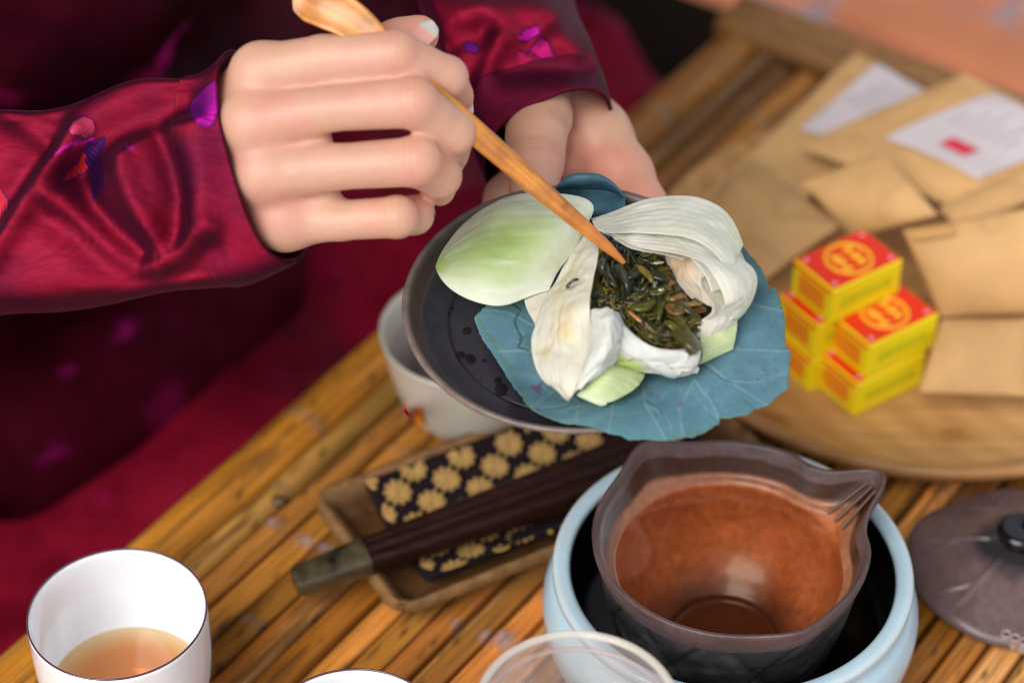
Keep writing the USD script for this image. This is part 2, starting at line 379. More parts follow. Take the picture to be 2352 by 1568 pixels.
# ------------------------------------------------------------------ bamboo table
TH = math.radians(54.7)
tD, tN = np.array([math.cos(TH), math.sin(TH)]), np.array([math.sin(TH), -math.cos(TH)])
def TP(n, d, z=0.0):
    p = tN * n + tD * d
    return np.array([p[0], p[1], z])
tb = thing('bamboo_table', 'low table top of golden split bamboo slats with a round pole border', 'table', (0, 0, 0))
AMB = np.array([0.49, 0.185, 0.028])
def slat(n0, n1, d0, d1, top=0.0, thick=0.008, crown=0.0012, nodes=(), tone=AMB, name='slat', grey=()):
    w = n1 - n0; L = d1 - d0; m = max(8, int(L / 0.004)); k = 13
    xs = np.linspace(0, L, m); ys = np.linspace(-w / 2, w / 2, k)
    X, Y = np.meshgrid(xs, ys, indexing='ij')
    e = np.abs(Y) / (w / 2)
    Z = -crown * e ** 2 - 0.0011 * np.clip((e - 0.82) / 0.18, 0, 1) ** 2
    C = np.ones((m, k, 3)) * tone
    q3 = np.stack([X * 0.6 + n0 * 3, Y * 4 + n0 * 57, 0 * X], -1)
    C *= (1 + 0.9 * fbm(q3, 22, 61, 3))[..., None]; C = mixc(C, (0.60, 0.36, 0.14), 0.5 * sstep(fbm(q3, 9, 63, 3), 0.02, 0.22)); C = mixc(C, (0.17, 0.075, 0.02), 0.7 * sstep(fbm(q3, 48, 65, 3), 0.14, 0.26)); C = mixc(C, (0.06, 0.03, 0.012), 0.8 * sstep(fbm(q3 * [1, .35, 1], 330, 67, 2), 0.27, 0.33))
    C = mixc(C, (0.13, 0.052, 0.014), 0.88 * sstep(X + d0, 0.05, 0.17) * (n0 < 0.06) * (0.75 + fbm(q3, 14, 71, 2)))  # shade over the far end of the table, painted into the bamboo colour
    for q in nodes:
        g = np.exp(-((X - (q - d0)) / 0.0022) ** 2); Z += 0.0009 * g
        C = mixc(C, (0.26, 0.19, 0.15), 0.55 * np.exp(-((X - (q - d0) - 0.002) / 0.0016) ** 2))
    for q in grey:
        g = np.exp(-((X - (q - d0) - 0.25 * Y * 1.0 + 12 * Y * Y) / 0.0010) ** 2); Z += 0.0014 * g
        C = mixc(C, (0.36, 0.28, 0.29), 0.9 * g)
    Z += 0.0004 * fbm(np.stack([X * 3, Y * 10 + n0 * 30, 0 * X], -1), 20)
    P = np.stack([X, Y, Z], -1).reshape(-1, 3)
    B = P.copy(); B[:, 2] = -thick
    F1 = gridfaces(m, k); q = m * k
    b = np.r_[np.arange(k), np.arange(1, m) * k + k - 1, (m - 1) * k + np.arange(k - 2, -1, -1), np.arange(m - 2, 0, -1) * k]; b2 = np.roll(b, -1)
    S = np.vstack([np.stack([b, b2 + q, b2], 1), np.stack([b, b + q, b2 + q], 1)])
    V, F = np.vstack([P, B]), np.vstack([F1, S])
    col = np.vstack([C.reshape(-1, 3), C.reshape(-1, 3) * 0.5])
    return part(tb, name, (V, F), 'bamboo', True, col=col, xf=(TP(0.5 * (n0 + n1), d0, top), TH))     # local x runs along the slat
D0, D1 = -0.52, 0.262
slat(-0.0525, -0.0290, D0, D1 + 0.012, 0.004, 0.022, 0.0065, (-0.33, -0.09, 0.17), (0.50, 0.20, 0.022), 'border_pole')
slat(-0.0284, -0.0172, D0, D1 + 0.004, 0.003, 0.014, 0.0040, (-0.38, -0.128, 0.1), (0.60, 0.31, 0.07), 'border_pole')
n = -0.0152; i = 0
while n < 0.40:
    w = 0.0088 + 0.0028 * rng.random()
    q0 = rng.uniform(-0.5, -0.3); nd = [q0 + 0.26 * k + rng.uniform(-.02, .02) for k in range(4)]
    t = AMB * rng.uniform(0.6, 1.32) * np.array([1, rng.uniform(0.9, 1.14), rng.uniform(0.8, 1.5)])
    gr = []
    for (gu, gv) in ((1030, 1410), (1085, 1432), (1145, 1450), (1180, 1490), (700, 1238), (640, 1215), (745, 1260)):
        g = at_z(np.array(gu), np.array(gv), 0)[:2]
        if n <= g @ tN < n + w + 0.001: gr.append(float(g @ tD))
    dd = D1 - 0.018 + rng.uniform(-0.004, 0.004)
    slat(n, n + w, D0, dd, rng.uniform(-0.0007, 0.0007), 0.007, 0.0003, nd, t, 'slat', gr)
    n += w + rng.uniform(0.0011, 0.0022); i += 1
NE = n
def pole(a, b, r, name, tone=(0.50, 0.26, 0.08), mat='bamboo'):
    a, b = np.asarray(a), np.asarray(b); p = a + (b - a) * np.linspace(0, 1, 40)[:, None]
    rr = r * (1 + 0.07 * np.exp(-(((np.linspace(0, 1, 40) * 3.0) % 1 - 0.5) / 0.05) ** 2))
    V, F = tube(p, rr, 18)
    return part(tb, name, (V, F), mat, True, col=np.ones((len(V), 3)) * tone)
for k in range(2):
    pole(TP(-0.054, D1 - 0.006 + 0.0155 * k, 0.001), TP(NE, D1 - 0.006 + 0.0155 * k, 0.001), 0.0078, 'end_pole', (0.30, 0.145, 0.05))  # end poles toned darker to carry the painted shade on
for dd in (-0.42, -0.18, 0.06, 0.20):
    pole(TP(-0.045, dd, -0.019), TP(NE, dd, -0.019), 0.011, 'cross_pole', (0.10, 0.05, 0.02))
for (nn, dd) in ((-0.03, 0.235), (-0.03, -0.48), (NE - 0.03, 0.235), (NE - 0.03, -0.48)):
    pole(TP(nn, dd, -0.03), TP(nn, dd, FZ), 0.02, 'leg')
p = at_z(np.array(640.), np.array(1150.), 0.001)
ico = trimesh.creation.icosphere(2, 1.0)
part(tb, 'knot', (ico.vertices * [0.0035, 0.0028, 0.0022] + p, ico.faces), 'bamboo_dark')
part(tb, 'under_mat', rbox(0.70, 0.40, 0.003, 0.0005, TP((NE - 0.02) / 2, -0.13, -0.0325), TH), 'bamboo_dark', False)

# ------------------------------------------------------------------ white cups
def white_cup(c, label, tea):
    t = thing('tea_cup', label, 'cup', (c[0], c[1], 0), group='white porcelain tea cups')
    prof = soft([(0, 0.003), (0.012, 0.003), (0.0125, 0.0), (0.0145, 0.0), (0.017, 0.0035), (0.0235, 0.011), (0.0280, 0.024), (0.0300, 0.042), (0.0302, 0.0594), (0.0301, 0.0601), (0.0296, 0.0601), (0.0293, 0.0590), (0.0288, 0.042), (0.0268, 0.025), (0.0220, 0.0125), (0.015, 0.0075), (0, 0.0065)], 90)
    V, F = lathe(prof, 128, (c[0], c[1], 0.0006))
    part(t, 'body', (V, F), 'porcelain', col=np.ones((len(V), 3)) * (0.84, 0.84, 0.86))
    rim = np.array([(c[0] + 0.02990 * math.cos(a), c[1] + 0.02990 * math.sin(a), 0.06075) for a in np.linspace(0, 2 * PI, 129)])
    Vr, Fr = tube(rim, 0.00036, 8, cap=False)
    part(t, 'rim_line', (Vr, Fr), 'porcelain', col=np.ones((len(Vr), 3)) * (0.09, 0.04, 0.06))
    if tea:
        zl = 0.0250
        rl = 0.0268
        R = np.linspace(0, rl, 24)
        V, F = lathe(np.stack([R, np.full(24, zl)], 1), 96, (c[0], c[1], 0))
        dp = np.repeat(1 - sstep(R, 0.0150, rl * 1.02), 96)
        part(t, 'tea', (V, F), 'cup_tea', col=np.repeat(dp[:, None], 3, 1))
    return t
white_cup((-0.1327, -0.2112), 'white porcelain cup half full of amber tea, at the lower left', True)
white_cup((-0.0509, -0.2664), 'white porcelain cup of which only the far rim shows, left of the glass vessel', False)

# ------------------------------------------------------------------ glass vessel at the lower edge
gc = at_z(np.array(1326.), np.array(1629.), 0.100)
t = thing('glass_pitcher', 'clear thick rimmed glass tea pitcher in front of the pale blue bowl', 'pitcher', (gc[0], gc[1], 0))
V, F = lathe(soft([(0, 0.0), (0.026, 0.0), (0.031, 0.003), (0.036, 0.02), (0.0355, 0.05), (0.0315, 0.085), (0.0312, 0.0975), (0.0308, 0.1), (0.0298, 0.1003), (0.0288, 0.099), (0.0287, 0.085), (0.0330, 0.05), (0.0335, 0.02), (0.029, 0.006), (0.02, 0.005), (0, 0.005)], 100), 128, (gc[0], gc[1], 0.0008))
part(t, 'body', (V, F), 'thin_glass')
V, F = tube(np.array([(gc[0] + 0.0300 * math.cos(a), gc[1] + 0.0300 * math.sin(a), 0.1008) for a in np.linspace(0, 2 * PI, 129)]), 0.0013, 16, cap=False)
part(t, 'rim', (V, F), 'rim_glass')
for zb, rb, tb_ in ((0.0940, 0.0299, 0.0008),):
    V, F = tube(np.array([(gc[0] + rb * math.cos(a), gc[1] + rb * math.sin(a), zb) for a in np.linspace(0, 2 * PI, 129)]), tb_, 12, cap=False)
    part(t, 'neck_bead', (V, F), 'bead_glass')

# ------------------------------------------------------------------ pale blue bowl, black inside
bc = np.array([0.0770, -0.1790]); BZ = np.array([1, 1, 0.845])
t = thing('celadon_bowl', 'pale blue celadon bowl with black inside, under the open teapot', 'bowl', (bc[0], bc[1], 0))
V, F = lathe(soft([(0, 0.004), (0.03, 0.004), (0.034, 0.0), (0.038, 0.0), (0.045, 0.004), (0.058, 0.014), (0.0655, 0.028), (0.0662, 0.037), (0.0640, 0.0455), (0.0607, 0.0500), (0.0604, 0.0515), (0.0620, 0.0530), (0.0630, 0.0555), (0.0627, 0.0580), (0.0612, 0.0592), (0.0590, 0.0592), (0.0572, 0.0584), (0.0566, 0.0565)], 110), 160, (bc[0], bc[1], 0.0008))
cc = mixc((0.45, 0.60, 0.68), (0.40, 0.56, 0.65), 0.5 + fbm(V, 60)) * (1 + 0.25 * fbm(V, 130, 4))[:, None]
rr = np.hypot(V[:, 0] - bc[0], V[:, 1] - bc[1])
edge = np.exp(-((V[:, 2] - 0.0592) / 0.0012) ** 2) * np.exp(-((rr - 0.0622) / 0.0009) ** 2) + np.exp(-((rr - 0.0604) / 0.0006) ** 2) * (V[:, 2] > 0.049) * (V[:, 2] < 0.0535)
part(t, 'body', (V * BZ, F), 'celadon', col=mixc(cc, (0.58, 0.60, 0.56), 0.7 * edge))
V, F = lathe(soft([(0.0566, 0.0570), (0.0568, 0.05), (0.061, 0.036), (0.055, 0.018), (0.035, 0.008), (0, 0.008)], 50), 128, (bc[0], bc[1], 0.0008))
part(t, 'black_lining', (V * BZ, F[:, ::-1]), 'black_lining')

# ------------------------------------------------------------------ open teapot standing in the bowl
pc = np.array([0.0747, -0.1868])
aS = math.atan2(*(at_z(np.array(2008.), np.array(1105.), .075)[:2] - pc)[::-1])
def adiff(a, b): return (a - b + PI) % (2 * PI) - PI
EARS = (aS + 1.72, aS - 1.62)
def potform(r, z, ph):
    ds = adiff(ph, aS); w = sstep(z, 0.050, 0.071)
    sp = np.exp(-(ds / 0.175) ** 2)
    r = r + w * (0.0130 * sp - 0.0012 * np.exp(-((np.abs(ds) - 0.42) / 0.12) ** 2))
    z = z + w * 0.0042 * sp * sstep(r, 0.036, 0.046)
    for a in EARS:
        e = np.exp(-(adiff(ph, a) / 0.22) ** 2); wi = sstep(r, 0.038, 0.0455)
        r = r + w * wi * 0.0044 * e; z = z + w * wi * 0.0030 * e
    return r, z
t = thing('teapot', 'open brown clay teapot without lid, full of water, inside the pale blue bowl', 'teapot', (pc[0], pc[1], 0.02))
OUT = soft([(0, 0.012), (0.018, 0.012), (0.021, 0.010), (0.024, 0.0115), (0.034, 0.022), (0.0415, 0.042), (0.0445, 0.058), (0.0455, 0.0640)], 50)
LIP = soft([(0.0455, 0.0640), (0.0465, 0.0672), (0.0473, 0.0702), (0.0475, 0.0722), (0.0469, 0.0735), (0.0460, 0.0734), (0.0452, 0.0722), (0.0446, 0.0705)], 26)
INN = soft([(0.0446, 0.0705), (0.0436, 0.0670), (0.0424, 0.0628), (0.0418, 0.0612), (0.0404, 0.0604), (0.0396, 0.0598), (0.0388, 0.057), (0.0375, 0.049), (0.0335, 0.038), (0.0270, 0.029), (0.0215, 0.0245), (0.0195, 0.0228), (0.0188, 0.0208), (0.017, 0.0204), (0.010, 0.0208), (0, 0.0210)], 90)
V, F = lathe(OUT, 200, (0, 0, 0), fn=potform)
c0 = np.ones((len(V), 3)) * (0.014, 0.013, 0.014)
ang = np.arctan2(V[:, 1], V[:, 0]); V = V + np.r_[pc, 0]
ln = np.zeros(len(V))                                   # incised leaf veins on the outside
for a0 in np.linspace(0, 2 * PI, 10)[:-1]:
    for s in (-1, 1):
        ln = np.maximum(ln, np.exp(-((adiff(ang, a0) - s * (V[:, 2] - 0.049) * 16) / 0.022) ** 2))
ln = np.maximum(ln, np.exp(-((V[:, 2] - 0.0545) / 0.0006) ** 2))
rd = unit(np.stack([np.cos(ang), np.sin(ang), 0 * ang], 1)); V = V - rd * (0.0007 * ln)[:, None]
part(t, 'body', (V, F), 'pot_clay', col=mixc(mixc(c0, (0.05, 0.048, 0.04), sstep(fbm(V, 90), -.05, .25)), (0.003, 0.003, 0.003), ln * 0.8))
V, F = lathe(LIP, 240, (0, 0, 0), fn=potform); V = V + np.r_[pc, 0]
part(t, 'rim', (V, F), 'pot_clay', col=mixc((0.115, 0.070, 0.066), (0.065, 0.037, 0.035), 0.5 + 1.4 * fbm(V, 70)))
V, F = lathe(INN, 240, (0, 0, 0), fn=potform); zz = np.repeat(INN[:, 1], 240); rr = np.repeat(INN[:, 0], 240)
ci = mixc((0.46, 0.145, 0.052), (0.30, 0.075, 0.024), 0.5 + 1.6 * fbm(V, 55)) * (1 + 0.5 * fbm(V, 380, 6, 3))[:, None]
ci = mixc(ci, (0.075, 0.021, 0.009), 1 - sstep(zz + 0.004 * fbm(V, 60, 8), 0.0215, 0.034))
ci = mixc(ci, (0.30, 0.12, 0.06), sstep(zz, 0.0592, 0.0602))
wob = 0.0012 * fbm(V, 110, 3, 3)
ci = mixc(ci, (0.042, 0.014, 0.006), sstep(zz + wob, 0.0612, 0.0632))
ci = mixc(ci, (0.10, 0.06, 0.055), sstep(zz + 2.5 * wob, 0.0680, 0.0690))
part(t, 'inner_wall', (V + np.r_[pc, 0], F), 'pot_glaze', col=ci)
for k in (0.5, 1.5, 2.5):                               # ridges of the strainer in the spout
    a = aS + (k - 1.5) * 0.105; e = np.array([math.cos(a), math.sin(a), 0]); sp = np.array([math.cos(aS), math.sin(aS), 0])
    p0 = np.r_[pc, 0] + e * 0.0418 + [0, 0, 0.0625]; p1 = np.r_[pc, 0] + sp * 0.0560 + (e - sp) * 0.022 + [0, 0, 0.0735]
    pts = p0 + (p1 - p0) * np.linspace(0, 1, 9)[:, None]
    V, F = tube(pts - [0, 0, 0.0006], np.linspace(0.0006, 0.0004, 9), 8)
    part(t, 'strainer_ridge', (V, F), 'pot_clay', col=np.ones((len(V), 3)) * (0.12, 0.058, 0.038))
R = np.linspace(0, 0.0392, 14)
V, F = lathe(np.stack([R, np.full(14, 0.0588)], 1), 128, (pc[0], pc[1], 0))
part(t, 'water', (V, F), 'clear_tea_pot')

# ------------------------------------------------------------------ teapot lid
lc = np.array([0.1879, -0.1364])
t = thing('pot_cover', 'purplish brown clay lid with glossy knob, lying right of the pale blue bowl', 'pot cover', (lc[0], lc[1], 0))
def lidform(r, z, ph):
    return r * (1 + 0.012 * np.sin(5 * ph + 0.6)), z + sstep(r, 0.02, 0.04) * 0.0012 * np.sin(5 * ph + 1)
LP = soft([(0, 0.012), (0.030, 0.006), (0.037, 0.003), (0.0395, 0.0038), (0.0402, 0.0056), (0.0392, 0.0072), (0.033, 0.0098), (0.022, 0.0140), (0.014, 0.0168), (0.009, 0.0176), (0, 0.018)], 70)
V, F = lathe(LP, 180, (0, 0, 0), fn=lidform); ang = np.arctan2(V[:, 1], V[:, 0]); rr = np.hypot(V[:, 0], V[:, 1])
top = np.repeat(np.arange(70) > 34, 180)
ve = np.zeros(len(V))
for k in range(6):
    a0 = k * 2 * PI / 6 + 0.75
    ve = np.maximum(ve, np.exp(-((adiff(ang, a0) * rr) / 0.0009) ** 2) * sstep(rr, 0.008, 0.012) * (1 - sstep(rr, 0.032, 0.037)))
    for s in (-1, 1):
        ve = np.maximum(ve, np.exp(-(((adiff(ang, a0) - s * np.clip(rr - 0.022, 0, 1) * 22) * rr) / 0.0008) ** 2) * (rr > 0.022) * (1 - sstep(rr, 0.031, 0.036)))
V[:, 2] += top * 0.0012 * ve
cl = mixc((0.15, 0.095, 0.09), (0.10, 0.065, 0.065), 0.5 + 1.5 * fbm(V, 60)); cl = mixc(cl, (0.022, 0.020, 0.026), 0.92 * (1 - sstep(rr + 0.012 * fbm(V, 90, 2), 0.012, 0.021)))
part(t, 'body', (V + np.r_[lc, 0], F), 'lid_clay', col=cl)
V, F = lathe(soft([(0.0060, 0.0160), (0.0052, 0.0190), (0.0066, 0.0212), (0.0086, 0.0230), (0.0090, 0.0250), (0.0072, 0.0268), (0.003, 0.0266), (0, 0.0262)], 40), 64, (lc[0], lc[1], 0))
part(t, 'knob', (V, F), 'black_glaze')
for k in range(3):
    q = at_z(np.array(2311. + 21 * k), np.array(1456. + 9 * k), 0.0075)
    V, F = lathe(soft([(0.0022, -0.003), (0.0021, 0.0012), (0.0017, 0.0018), (0.0010, 0.0012), (0.0009, -0.002)], 16), 24, (q[0], q[1], 0.0066))
    h = part(t, 'vent_hole', (V, F), 'lid_clay', col=np.ones((len(V), 3)) * (0.30, 0.22, 0.20))
    V, F = lathe([(0, 0.0004), (0.00105, 0.0004)], 24, (q[0], q[1], 0.0072)); part(h, 'opening', (V, F), 'black_glaze')

# ------------------------------------------------------------------ cream cup behind the plate
kc = at_z(np.array(1074.), np.array(752.), 0.046)[:2]; KZ = 0.75
t = thing('painted_cup', 'cream cup with orange painted fish, half hidden behind the dark plate', 'cup', (kc[0], kc[1], 0))
V, F = lathe(soft([(0, 0.003), (0.016, 0.003), (0.0165, 0), (0.019, 0), (0.020, 0.003), (0.0225, 0.006), (0.0285, 0.022), (0.0325, 0.042), (0.0345, 0.057), (0.0350, 0.0596), (0.0346, 0.0605), (0.0336, 0.0598), (0.0305, 0.042), (0.0262, 0.022), (0.018, 0.008), (0, 0.006)], 80), 96, (kc[0], kc[1], 0.001))
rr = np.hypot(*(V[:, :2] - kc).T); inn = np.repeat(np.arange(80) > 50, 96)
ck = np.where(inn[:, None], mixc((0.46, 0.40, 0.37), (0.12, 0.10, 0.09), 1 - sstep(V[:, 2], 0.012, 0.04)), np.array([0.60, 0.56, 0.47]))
V = V * [1, 1, KZ]
part(t, 'body', (V, F), 'cream_glaze', col=ck)
def on_cup(u, v, out=0.0):
    """The place on the cup's outer wall seen at (u, v)."""
    r_ = ray(u, v); s = np.linspace(0.75, 1.0, 4000); P = EYE + r_ * s[:, None]
    zz = np.clip(P[:, 2] / KZ, 0, 0.06); R_ = np.interp(zz, [0, 0.006, 0.022, 0.042, 0.06], [0.019, 0.0225, 0.0285, 0.0325, 0.035])
    k = np.argmax(np.hypot(P[:, 0] - kc[0], P[:, 1] - kc[1]) < R_ + out); return P[k]
def cup_patch(poly, mat):
    c = np.mean(poly, 0); pts = [on_cup(*p, 0.0014) for p in poly]; cp = on_cup(*c, 0.0018)
    V = np.array(pts + [cp]); m = len(pts); F = [[k, (k + 1) % m, m] for k in range(m)]
    Vb = V.copy(); Vb[:, :2] = kc + (Vb[:, :2] - kc) * 0.985
    F2 = np.vstack([F, np.array(F)[:, ::-1] + m + 1]); part(t, 'painted_fish', (np.vstack([V, Vb]), F2), mat, False)
A4 = lambda x, y: (826.9 + x * .26365, 643.1 + y * .26365)
cup_patch([A4(*a) for a in [(370, 1125), (410, 1120), (450, 1190), (440, 1205), (390, 1170)]], 'carton_red')
cup_patch([A4(*a) for a in [(480, 1120), (530, 1115), (535, 1180), (560, 1260), (520, 1265), (460, 1200)]], 'carton_orange')
hp = [A4(*a) for a in [(285, 800), (300, 880), (330, 960), (365, 1040), (400, 1090)]]

# ------------------------------------------------------------------ brown stoneware tray with brocade and a dark wooden tool
K6 = lambda x, y: (597.2 + x * .35157, 964.7 + y * .35157)
A_, B_ = at_z(*K6(330, 520), 0.012), at_z(*K6(965, 1268), 0.012)
ex = unit(np.array([0.0133 - (-0.0381), -0.138 - (-0.1662), 0])); ex = unit(ex + 0.0)
ey = np.array([-ex[1], ex[0], 0]); LB = 0.165
corner = B_ - ex * 0.004; WD = float((A_ - corner) @ ey) + 0.001
sk_ = float((A_ - corner) @ ex)
t = thing('stoneware_tray', 'brown speckled stoneware tray with turned up edges, under the brocade strip', 'tray', (float(corner[0]), float(corner[1]), 0))
m, k = 90, 60
s, q = np.meshgrid(np.linspace(0, 1, m), np.linspace(0, 1, k), indexing='ij')
X = sk_ * q * (1 - s) + s * LB; Y = q * WD
ed = np.minimum(np.minimum(s * LB, (1 - s) * LB), np.minimum(q, 1 - q) * WD)
cr = 0.010                                                # rounded corners
du, dw = np.clip(cr - np.minimum(s, 1 - s) * LB, 0, None), np.clip(cr - np.minimum(q, 1 - q) * WD, 0, None)
pull = np.clip(np.hypot(du, dw) - cr, 0, None)
sx_, sy_ = np.where(s < .5, 1, -1), np.where(q < .5, 1, -1)
hyp = np.maximum(np.hypot(du, dw), 1e-9)
X = X + sx_ * pull * du / hyp; Y = Y + sy_ * pull * dw / hyp
ed2 = np.where(pull > 0, 0, np.minimum(ed, np.where((du > 0) & (dw > 0), cr - np.hypot(du, dw), 1)))
Z = 0.0035 + 0.0105 * (1 - sstep(ed2, 0.0, 0.013)) ** 1.5 + 0.0006 * fbm(np.stack([X, Y, 0 * X], -1), 60)
P = corner * [1, 1, 0] + X[..., None] * ex + Y[..., None] * ey; P[..., 2] = Z
V, F = sheet(P, 0.0042); cz = mixc((0.085, 0.038, 0.012), (0.22, 0.115, 0.045), sstep(V[:, 2], 0.009, 0.0145))
part(t, 'dish', (V, F), 'stoneware', col=mixc(cz, (0.08, 0.045, 0.02), 0.5 * sstep(fbm(V, 200, 5), 0.08, 0.25)))
# brocade
poly = [K6(680, 400), K6(880, 690), K6(1000, 850), K6(1090, 1035)]
b0, b1 = at_z(*K6(680, 400), 0.0145), at_z(*K6(1090, 1035), 0.0145)
g = np.linspace(0, 1, 70)[:, None, None]; h = np.linspace(0, 1, 40)[None, :, None]
P = b0 + (b1 - b0) * h + (ex * 0.128) * g; P = P + [0, 0, 0]
P[..., 2] = 0.0085 + 0.0055 * (2 * np.abs(h[..., 0] - 0.5)) ** 2.2 + 0.0007 * fbm(P * [1, 1, 0], 70, 3)
t = thing('brocade_strip', 'folded dark navy brocade strip woven with gold chrysanthemums, under the dark wooden stick', 'cloth', tuple(b0 * [1, 1, 0]))
def bz(p):
    hh = np.clip(((p - b0) @ (b1 - b0)) / ((b1 - b0) @ (b1 - b0)), 0, 1)
    return 0.0085 + 0.0055 * (2 * np.abs(hh - 0.5)) ** 2.2
part(t, 'cloth', sheet(P, 0.0022), 'brocade')
u1 = unit((b1 - b0) * [1, 1, 0]); Lh = float(np.linalg.norm((b1 - b0)[:2]))
def blossom(c, r, parent, a0=0.0):
    ms = []
    for kk in range(10):
        a = a0 + kk * PI / 5; dv = np.array([math.cos(a), math.sin(a)]); pv = np.array([-dv[1], dv[0]])
        sh = [(0.10, 0.02), (0.35, 0.085), (0.70, 0.150), (0.90, 0.155), (1.0, 0.06), (1.0, -0.06), (0.90, -0.155), (0.70, -0.150), (0.35, -0.085), (0.10, -0.02)]
        pts = np.array([c[:2] + r * (x_ * dv + y_ * pv) for x_, y_ in sh])
        hh = ((pts - b0[:2]) @ u1[:2]) / Lh; ll = ((pts - b0[:2]) @ ex[:2])
        if hh.min() < 0.0 or hh.max() > 1.0 or ll.min() < 0.0: 
            if (hh.mean() < 0 or hh.mean() > 1 or ll.mean() < 0): continue
            pts = np.array([pp + u1[:2] * (np.clip(h_, 0.005, 0.995) - h_) * Lh for pp, h_ in zip(pts, hh)])
        z = np.array([bz(np.r_[pp, 0]) for pp in pts]) + 0.0014
        z = z + 0.0003 * np.sin(np.linspace(0, PI, len(pts)))
        Vv = np.vstack([np.c_[pts, z], np.c_[pts, z - 0.0006]]); m_ = len(pts); tri = np.array([[0, q_, q_ + 1] for q_ in range(1, m_ - 1)])
        sd2 = np.array([[q_, (q_ + 1) % m_, m_ + q_] for q_ in range(m_)] + [[(q_ + 1) % m_, m_ + (q_ + 1) % m_, m_ + q_] for q_ in range(m_)])
        ms.append((Vv, np.vstack([tri, tri[:, ::-1] + m_, sd2])))
    if ms: part(parent, 'woven_blossom', join(ms), 'gold_thread', False)
rowv = [at_z(*K6(900, 475), .012), at_z(*K6(1125, 515), .012), at_z(*K6(1000, 345), .012)]
st1 = rowv[1] - rowv[0]; st2 = rowv[2] - rowv[0]
for a in range(-6, 9):
    for b in range(-6, 8):
        c = rowv[0] + a * (0.985 * st1) + b * (0.985 * st2)
        hh = ((c - b0)[:2] @ u1[:2]) / Lh; ll = float((c - b0)[:2] @ ex[:2])
        if -0.06 < hh < 1.06 and -0.003 < ll < 0.124:
            blossom(c, 0.0054, t, 0.13)
# dark wooden tool with horn tip, lying across the tray
t0, t1 = at_z(*K6(222, 1062), 0.020), at_z(*K6(695, 888), 0.020); far = at_z(*K6(2330, 305), 0.026)
t = thing('wooden_stick', 'dark rosewood flat stick with a mottled horn tip, lying across the stoneware tray', 'tea tool', tuple(t0 * [1, 1, 0]))
ax_ = unit(far - t1); sd_v = unit(np.cross([0, 0, 1], ax_)); upv = np.cross(ax_, sd_v)
def bar(p0, p1, w0, w1, h0, h1, off0=0.0, off1=0.0, n=24, seg=8, e=0.55):
    a = np.arange(n) / n * 2 * PI
    ca, sa = np.sign(np.cos(a)) * np.abs(np.cos(a)) ** e, np.sign(np.sin(a)) * np.abs(np.sin(a)) ** e
    rows = []
    for x in np.linspace(0, 1, seg):
        c = p0 + (p1 - p0) * x + sd_v * (off0 + (off1 - off0) * x)
        rows.append(c + (w0 + (w1 - w0) * x) / 2 * ca[:, None] * sd_v + (h0 + (h1 - h0) * x) / 2 * sa[:, None] * upv)
    V = np.vstack(rows + [[rows[0].mean(0)], [rows[-1].mean(0)]]); F = gridfaces(seg, n, True); j = np.arange(n); c0 = seg * n
    return V, np.vstack([F, np.stack([np.full(n, c0), (j + 1) % n, j], 1), np.stack([np.full(n, c0 + 1), (seg - 1) * n + j, (seg - 1) * n + (j + 1) % n], 1)])
V, F = bar(t0, t0 + (t1 - t0) * 0.06, 0.0095, 0.0118, 0.006, 0.0085)
V2, F2 = bar(t0 + (t1 - t0) * 0.06, t1, 0.0118, 0.0142, 0.0085, 0.0105)
part(t, 'horn_tip', join([(V, F), (V2, F2)]), 'horn', 40)
wn, wf = 0.0140, 0.0228
for kk, (o0, o1, hh) in enumerate([(0.30, 0.31, 0.0085), (0.0, 0.0, 0.0105), (-0.30, -0.31, 0.0085)]):
    part(t, 'wood_strip', bar(t1 + ax_ * 0.0005, t1 + ax_ * 0.118, wn * 0.40, wf * 0.40, hh, hh + 0.002, wn * o0, wf * o1, e=0.7), 'rosewood', 40)

# ------------------------------------------------------------------ big turned wooden tray with match boxes and paper packets
wc = np.array([0.1737, 0.0200]); WR = 0.1208
t = thing('wooden_tray', 'wide round turned wooden tray holding the yellow boxes and paper packets', 'tray', (wc[0], wc[1], 0))
V, F = lathe(soft([(0, 0.001), (0.09, 0.001), (0.108, 0.004), (0.1185, 0.0125), (0.1208, 0.0165), (0.1205, 0.0185), (0.1188, 0.0192), (0.1165, 0.0182), (0.112, 0.0135), (0.102, 0.0072), (0.085, 0.0052), (0, 0.0050)], 110), 200, (wc[0], wc[1], 0.0012))
gr = np.sin((V[:, 0] * 0.8 + V[:, 1] * 0.6 + 0.012 * fbm(V, 16, 2)) * 420) * 0.5 + 0.5
ct = mixc((0.55, 0.30, 0.105), (0.42, 0.20, 0.055), gr * 0.5 + 0.35 * (0.5 + fbm(V, 12, 5)))
rr = np.hypot(*(V[:, :2] - wc).T)
ct = mixc(ct, (0.32, 0.14, 0.045), sstep(rr, 0.115, 0.1195) * 0.7)
st = sstep(fbm(V * [1, 1.6, 1], 30, 9, 3), 0.10, 0.2); ct = mixc(ct, (0.30, 0.13, 0.02), 0.75 * st)
part(t, 'dish', (V, F), 'tray_wood', col=ct)
BL, BS, BH = 0.0360, 0.0246, 0.0172
yaw = math.radians(34.2); eu, ev = np.array([math.cos(yaw), math.sin(yaw), 0]), np.array([math.sin(yaw), -math.cos(yaw), 0])
